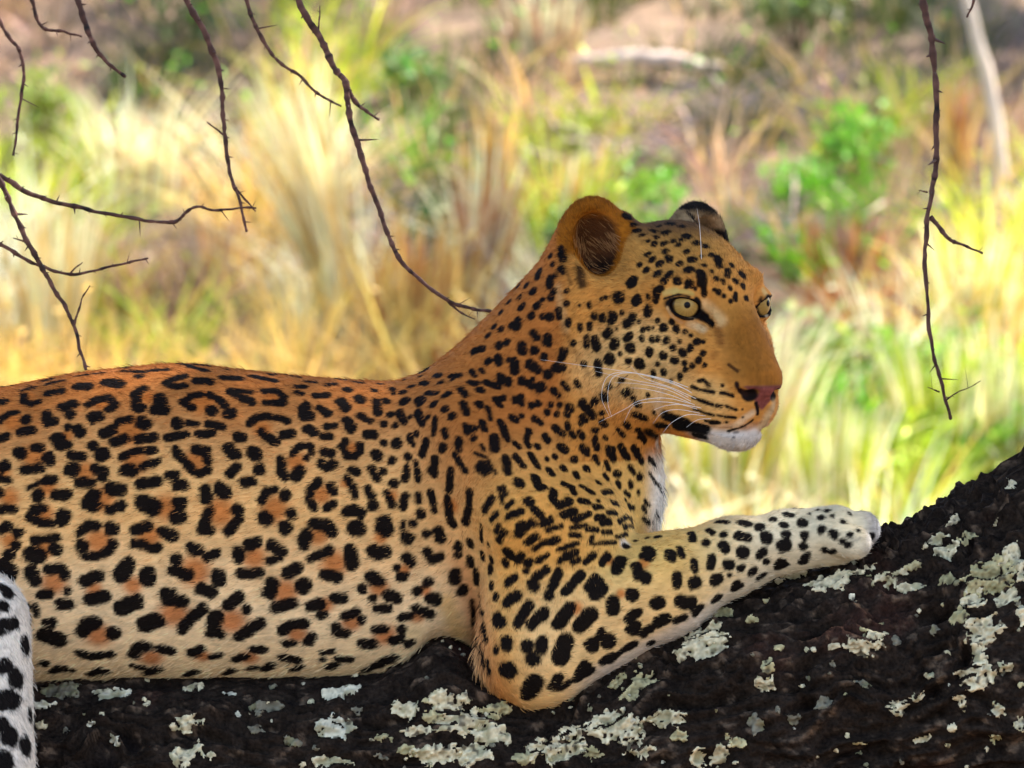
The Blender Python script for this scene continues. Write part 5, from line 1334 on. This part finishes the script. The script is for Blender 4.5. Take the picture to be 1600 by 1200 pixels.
SHR = [
 ('vivid green leafy shrub right of the leopard brow, upper of two', 1340, 290, (0.16, 0.40, 0.02), 260, 0.10, 0.12),
 ('vivid green low shrub right of the far ear, lower of two', 1250, 355, (0.15, 0.38, 0.02), 200, 0.07, 0.08),
 ('dark green bush just right of the long central twig', 645, 165, (0.07, 0.20, 0.03), 200, 0.07, 0.08),
 ('green shrub peeping over the crown between both ears', 1010, 345, (0.15, 0.36, 0.02), 180, 0.07, 0.07),
 ('deep green bush behind the slanting central grass', 700, 410, (0.05, 0.12, 0.02), 200, 0.08, 0.09),
 ('olive bush at the top right of the bank', 1240, 90, (0.10, 0.14, 0.03), 300, 0.16, 0.14),
 ('olive green bush at the top left between two twigs', 300, 90, (0.10, 0.15, 0.03), 260, 0.14, 0.12),
 ('yellow-green sprig of leaves left of the near ear', 905, 270, (0.36, 0.42, 0.05), 90, 0.05, 0.07),
 ('bright green plant low down under the right twig tip', 1440, 640, (0.22, 0.40, 0.03), 240, 0.12, 0.12),
 ('green plant left of the near ear behind the neck', 880, 420, (0.14, 0.28, 0.03), 150, 0.06, 0.07),
 ('lime green leafy plant just right of the outstretched paw', 1400, 780, (0.34, 0.48, 0.03), 240, 0.12, 0.10),
 ('lime green plant at the lower right edge above the limb', 1555, 690, (0.30, 0.46, 0.03), 240, 0.12, 0.12),
 ('small olive green plant right of the muzzle', 1300, 620, (0.16, 0.28, 0.02), 180, 0.09, 0.10),
 ('yellow-green bush at the left edge of the bank', 70, 250, (0.34, 0.42, 0.06), 220, 0.08, 0.14),
]
for (lb_, x, y, c, n, rx, rz) in SHR:
    shrub(lb_, x, y, c, n, rx, rz)
# dead wood: fallen pale log, brush heaps, a thin leaning trunk
wood_mat = attr_mat('dead_wood', 'woodcol', 0.85, 0.2)
def wood_piece(name, label, cat, pts, radii, colr, parent=None, group=None):
    pts = np.array(pts, float); c = pts[0].copy()
    dense = catmull(np.hstack([pts, np.array(radii)[:, None]]), 8)
    dense[:, :3] += rg.normal(0, 0.004, (len(dense), 3))
    V, Fc = tube([tuple(p[:3] - c) for p in dense], list(dense[:, 3]), 10)
    o = mesh_obj(name, V, Fc, wood_mat, parent, loc=tuple(c) if parent is None else None)
    if parent is not None: o.location = tuple(c - np.array(parent.location))
    Vn = np.array(V)
    cc = np.array(colr)[None] * (1 + 0.35 * fbm(Vn * np.array([30, 60, 60]), 301, 3))[:, None]
    set_color(o.data, 'woodcol', np.clip(cc, 0.01, 0.8))
    if label: tag(o, label, cat, group)
    return o
def bpt(px, py, lift=0.0):
    p = bank_at(px, py); return np.array([p[0], p[1], float(gz(p[0], p[1])) + lift])
p0, p1 = bpt(880, 128), bpt(1130, 135)
wood_piece('fallen_log', 'pale fallen log lying across the upper middle of the bank', 'log', [p0 + [0, 0, .05], (p0 + p1) / 2 + [0, 0, .07], p1 + [0, 0, .05]], [0.022, 0.026, 0.016], (0.55, 0.42, 0.34))
p0 = bpt(1560, 330)
wood_piece('sapling_trunk', 'thin pale leaning sapling trunk at the upper right edge', 'sapling', [p0 - [0, 0, .05], p0 + [-0.01, 0, 0.25], p0 + [-0.10, 0, 0.62]], [0.024, 0.020, 0.015], (0.55, 0.44, 0.36))
for j, (lb_, x, y, rxx, n) in enumerate((('grey heap of dead twigs above the crown of the leopard', 990, 260, 0.26, 60), ('brown tangle of dead twigs right of the far ear', 1190, 400, 0.22, 60),
                         ('mauve brown dead brush on the upper left bank', 330, 300, 0.22, 50), ('dead twig tangle right of the central twig', 600, 400, 0.16, 40),
                         ('loose dead twigs near the upper right edge', 1420, 370, 0.20, 40), ('dead twig tangle at the top right', 1160, 190, 0.22, 50))):
    c0 = bpt(x, y)
    VV, FF, o_ = [], [], 0; CCc = []
    for i in range(n):
        a = rg.uniform(0, 2 * np.pi); st_ = np.array([np.clip(rg.normal(0, rxx * .5), -rxx * .6, rxx * .6), np.clip(rg.normal(0, .12), -.12, .12), 0.0]); L_ = rg.uniform(0.12, 0.34)
        dr = np.array([math.cos(a) * 0.9, math.sin(a) * 0.3, rg.uniform(-0.05, 0.5)]); dr /= np.linalg.norm(dr)
        e = st_ + dr * L_; m = (st_ + e) / 2 + rg.normal(0, .02, 3) + [0, 0, 0.02]
        V, Fc = tube([tuple(st_), tuple(m), tuple(e)], [0.005, 0.004, 0.002], 5)
        VV += V; FF += [tuple(q + o_ for q in f) for f in Fc]; o_ += len(V)
        CCc.append(np.tile(np.array((0.34, 0.25, 0.22)) * rg.uniform(0.5, 1.5), (len(V), 1)))
    o = mesh_obj('brush_heap', VV, FF, wood_mat, loc=tuple(c0)); set_color(o.data, 'woodcol', np.clip(np.concatenate(CCc), 0.01, .8))
    tag(o, lb_, 'dead brush', 'heaps of dead twigs on the bank')

# ================================================================== HANGING TWIGS
twig_mat = attr_mat('twig_bark', 'twigcol', 0.8, 0.25)
TWIGS = [
 ('long dark thorny twig hanging from the top to the nape of the leopard', 240, [("430,-260 452,-90 468,2 500,60 522,104 541,132 548,190 570,260 590,320 607,370 625,405 660,440 700,470 735,483 768,487", 8.0, 3.0), ("541,132 556,160 572,172 593,187", 5.5, 2.2), ("700,470 720,488 742,498", 3, 1.2), ("498,58 499,30 500,8", 2.2, 1.0)]),
 ('thin curved twig left of the long central twig', 330, [("350,-260 372,-90 386,2 405,50 430,90 470,120 500,148 532,166", 5.5, 2.4)]),
 ('dark twig hanging down the upper left, ending above the horizontal twig', 300, [("230,-240 268,-80 292,0 325,60 345,130 350,200 360,270 374,312 386,362", 8.0, 2.5), ("350,210 330,195 322,190", 2.2, 1), ("366,290 392,322 400,330", 2.5, 1)]),
 ('short thick twig hanging at the top left corner', 320, [("60,-240 100,-80 122,0 142,60 165,95 197,120", 8.5, 3.0)]),
 ('horizontal thorny twig crossing the left side of the bank', 260, [("-200,190 -90,240 0,276 40,300 100,320 180,335 265,348 300,326 340,328 402,325", 6.5, 2.0), ("265,348 285,342", 3, 1.5)]),
 ('twig sloping down at the left edge to the leopard back', 220, [("-150,40 -60,190 0,280 25,340 60,410 90,460 115,510 134,578", 7.0, 3.0), ("115,510 128,470 140,446", 2.4, 1), ("40,380 20,372", 2, 1)]),
 ('small upcurved twig at the left edge below the horizontal twig', 230, [("-200,330 -80,352 0,382 50,410 110,430 180,415 231,404", 5.5, 1.8), ("110,428 128,410", 2, 1)]),
 ('thin twig hanging along the left edge of the picture', 340, [("-90,-240 -30,-60 0,36 30,80 36,130 28,190 22,242", 5.5, 2.4)]),
 ('pale short twig bending right at the very top left', 360, [("10,-240 38,-80 50,0 66,42 100,50 128,58", 5.5, 2.2)]),
 ('long straight thorny twig hanging down the right side', 200, [("1430,-280 1436,-120 1442,2 1455,60 1462,150 1463,250 1455,300 1447,370 1448,470 1462,570 1480,630 1486,656", 8.0, 3.0), ("1455,338 1480,370 1505,382 1536,396", 5.0, 2.0), ("1478,626 1500,612 1532,594", 1.8, .7), ("1470,612 1450,606", 1.8, .7), ("1452,300 1436,298", 1.8, .7)]),
 ('short twig tip hanging at the top right corner', 260, [("1540,-240 1528,-80 1521,0 1512,28", 4.5, 1.8)]),
]
for lb_, wz, strands in TWIGS:
    wz = wz * 2.2
    main = None; org = None
    for si, (txt, ra, rb_) in enumerate(strands):
        q = np.array([[float(x) for x in t.split(',')] for t in txt.split()])
        q = np.hstack([q, np.full((len(q), 1), wz) + (rg.normal(0, 5, (len(q), 1)).cumsum(0) * 0.5 if si == 0 else 0)])
        dn = catmull(q, 10)
        nd = len(dn); rr = np.linspace(ra, rb_, nd) * 0.78
        seg_l = np.concatenate([[0], np.cumsum(np.linalg.norm(np.diff(dn, axis=0), axis=1))])
        dn[:, :2] += np.stack([fbm(np.stack([seg_l / 24, 0 * seg_l, 0 * seg_l + wz], 1), 501, 2), fbm(np.stack([seg_l / 24, 0 * seg_l, 0 * seg_l + wz], 1), 502, 2)], 1) * 2.2
        nodes = (np.sin(seg_l / 24 * 2 * np.pi + wz) > 0.7)
        rr = rr * (1 + 0.30 * nodes + 0.09 * rg.normal(0, 1, nd))
        pw = []
        for (x, y, w) in dn:
            d = view_ray(x, y); pw.append(CAMV + d * ((w * S - CAMV[1]) / d[1]))
        pw = np.array(pw)
        if org is None: org = pw[0].copy()
        V, Fc = tube([tuple(p - org) for p in pw], list(rr * S), 8)
        o = mesh_obj('hanging_twig' if si == 0 else 'side_shoot', V, Fc, twig_mat, main, loc=tuple(org) if si == 0 else None)
        set_color(o.data, 'twigcol', np.clip(lin(84, 56, 46)[None] * (1 + 0.4 * np.repeat(rg.normal(0, 1, nd), 8))[:, None], 0.006, 0.5))
        if si == 0:
            main = o
            tag(o, lb_, 'twig', 'bare twigs hanging in front of the bank')
        for tpos in np.arange(12, seg_l[-1], 27):
            k = min(int(np.searchsorted(seg_l, tpos)), nd - 2)
            t_ = pw[k + 1] - pw[k]; t_ /= np.linalg.norm(t_) + 1e-9
            sd = np.cross(t_, rg.normal(0, 1, 3)); sd /= np.linalg.norm(sd)
            p = pw[k] - org; d = sd * rg.uniform(6, 15) * S + t_ * 4 * S; r = rr[k] * S * 0.5
            if rg.random() < 0.12: d = d * 2.6
            V, Fc = tube([tuple(p), tuple(p + d * 0.6), tuple(p + d)], [r, r * 0.6, r * 0.15], 5)
            t = mesh_obj('thorn', V, Fc, twig_mat, main)
            set_color(t.data, 'twigcol', np.tile(lin(80, 56, 48), (len(V), 1)))
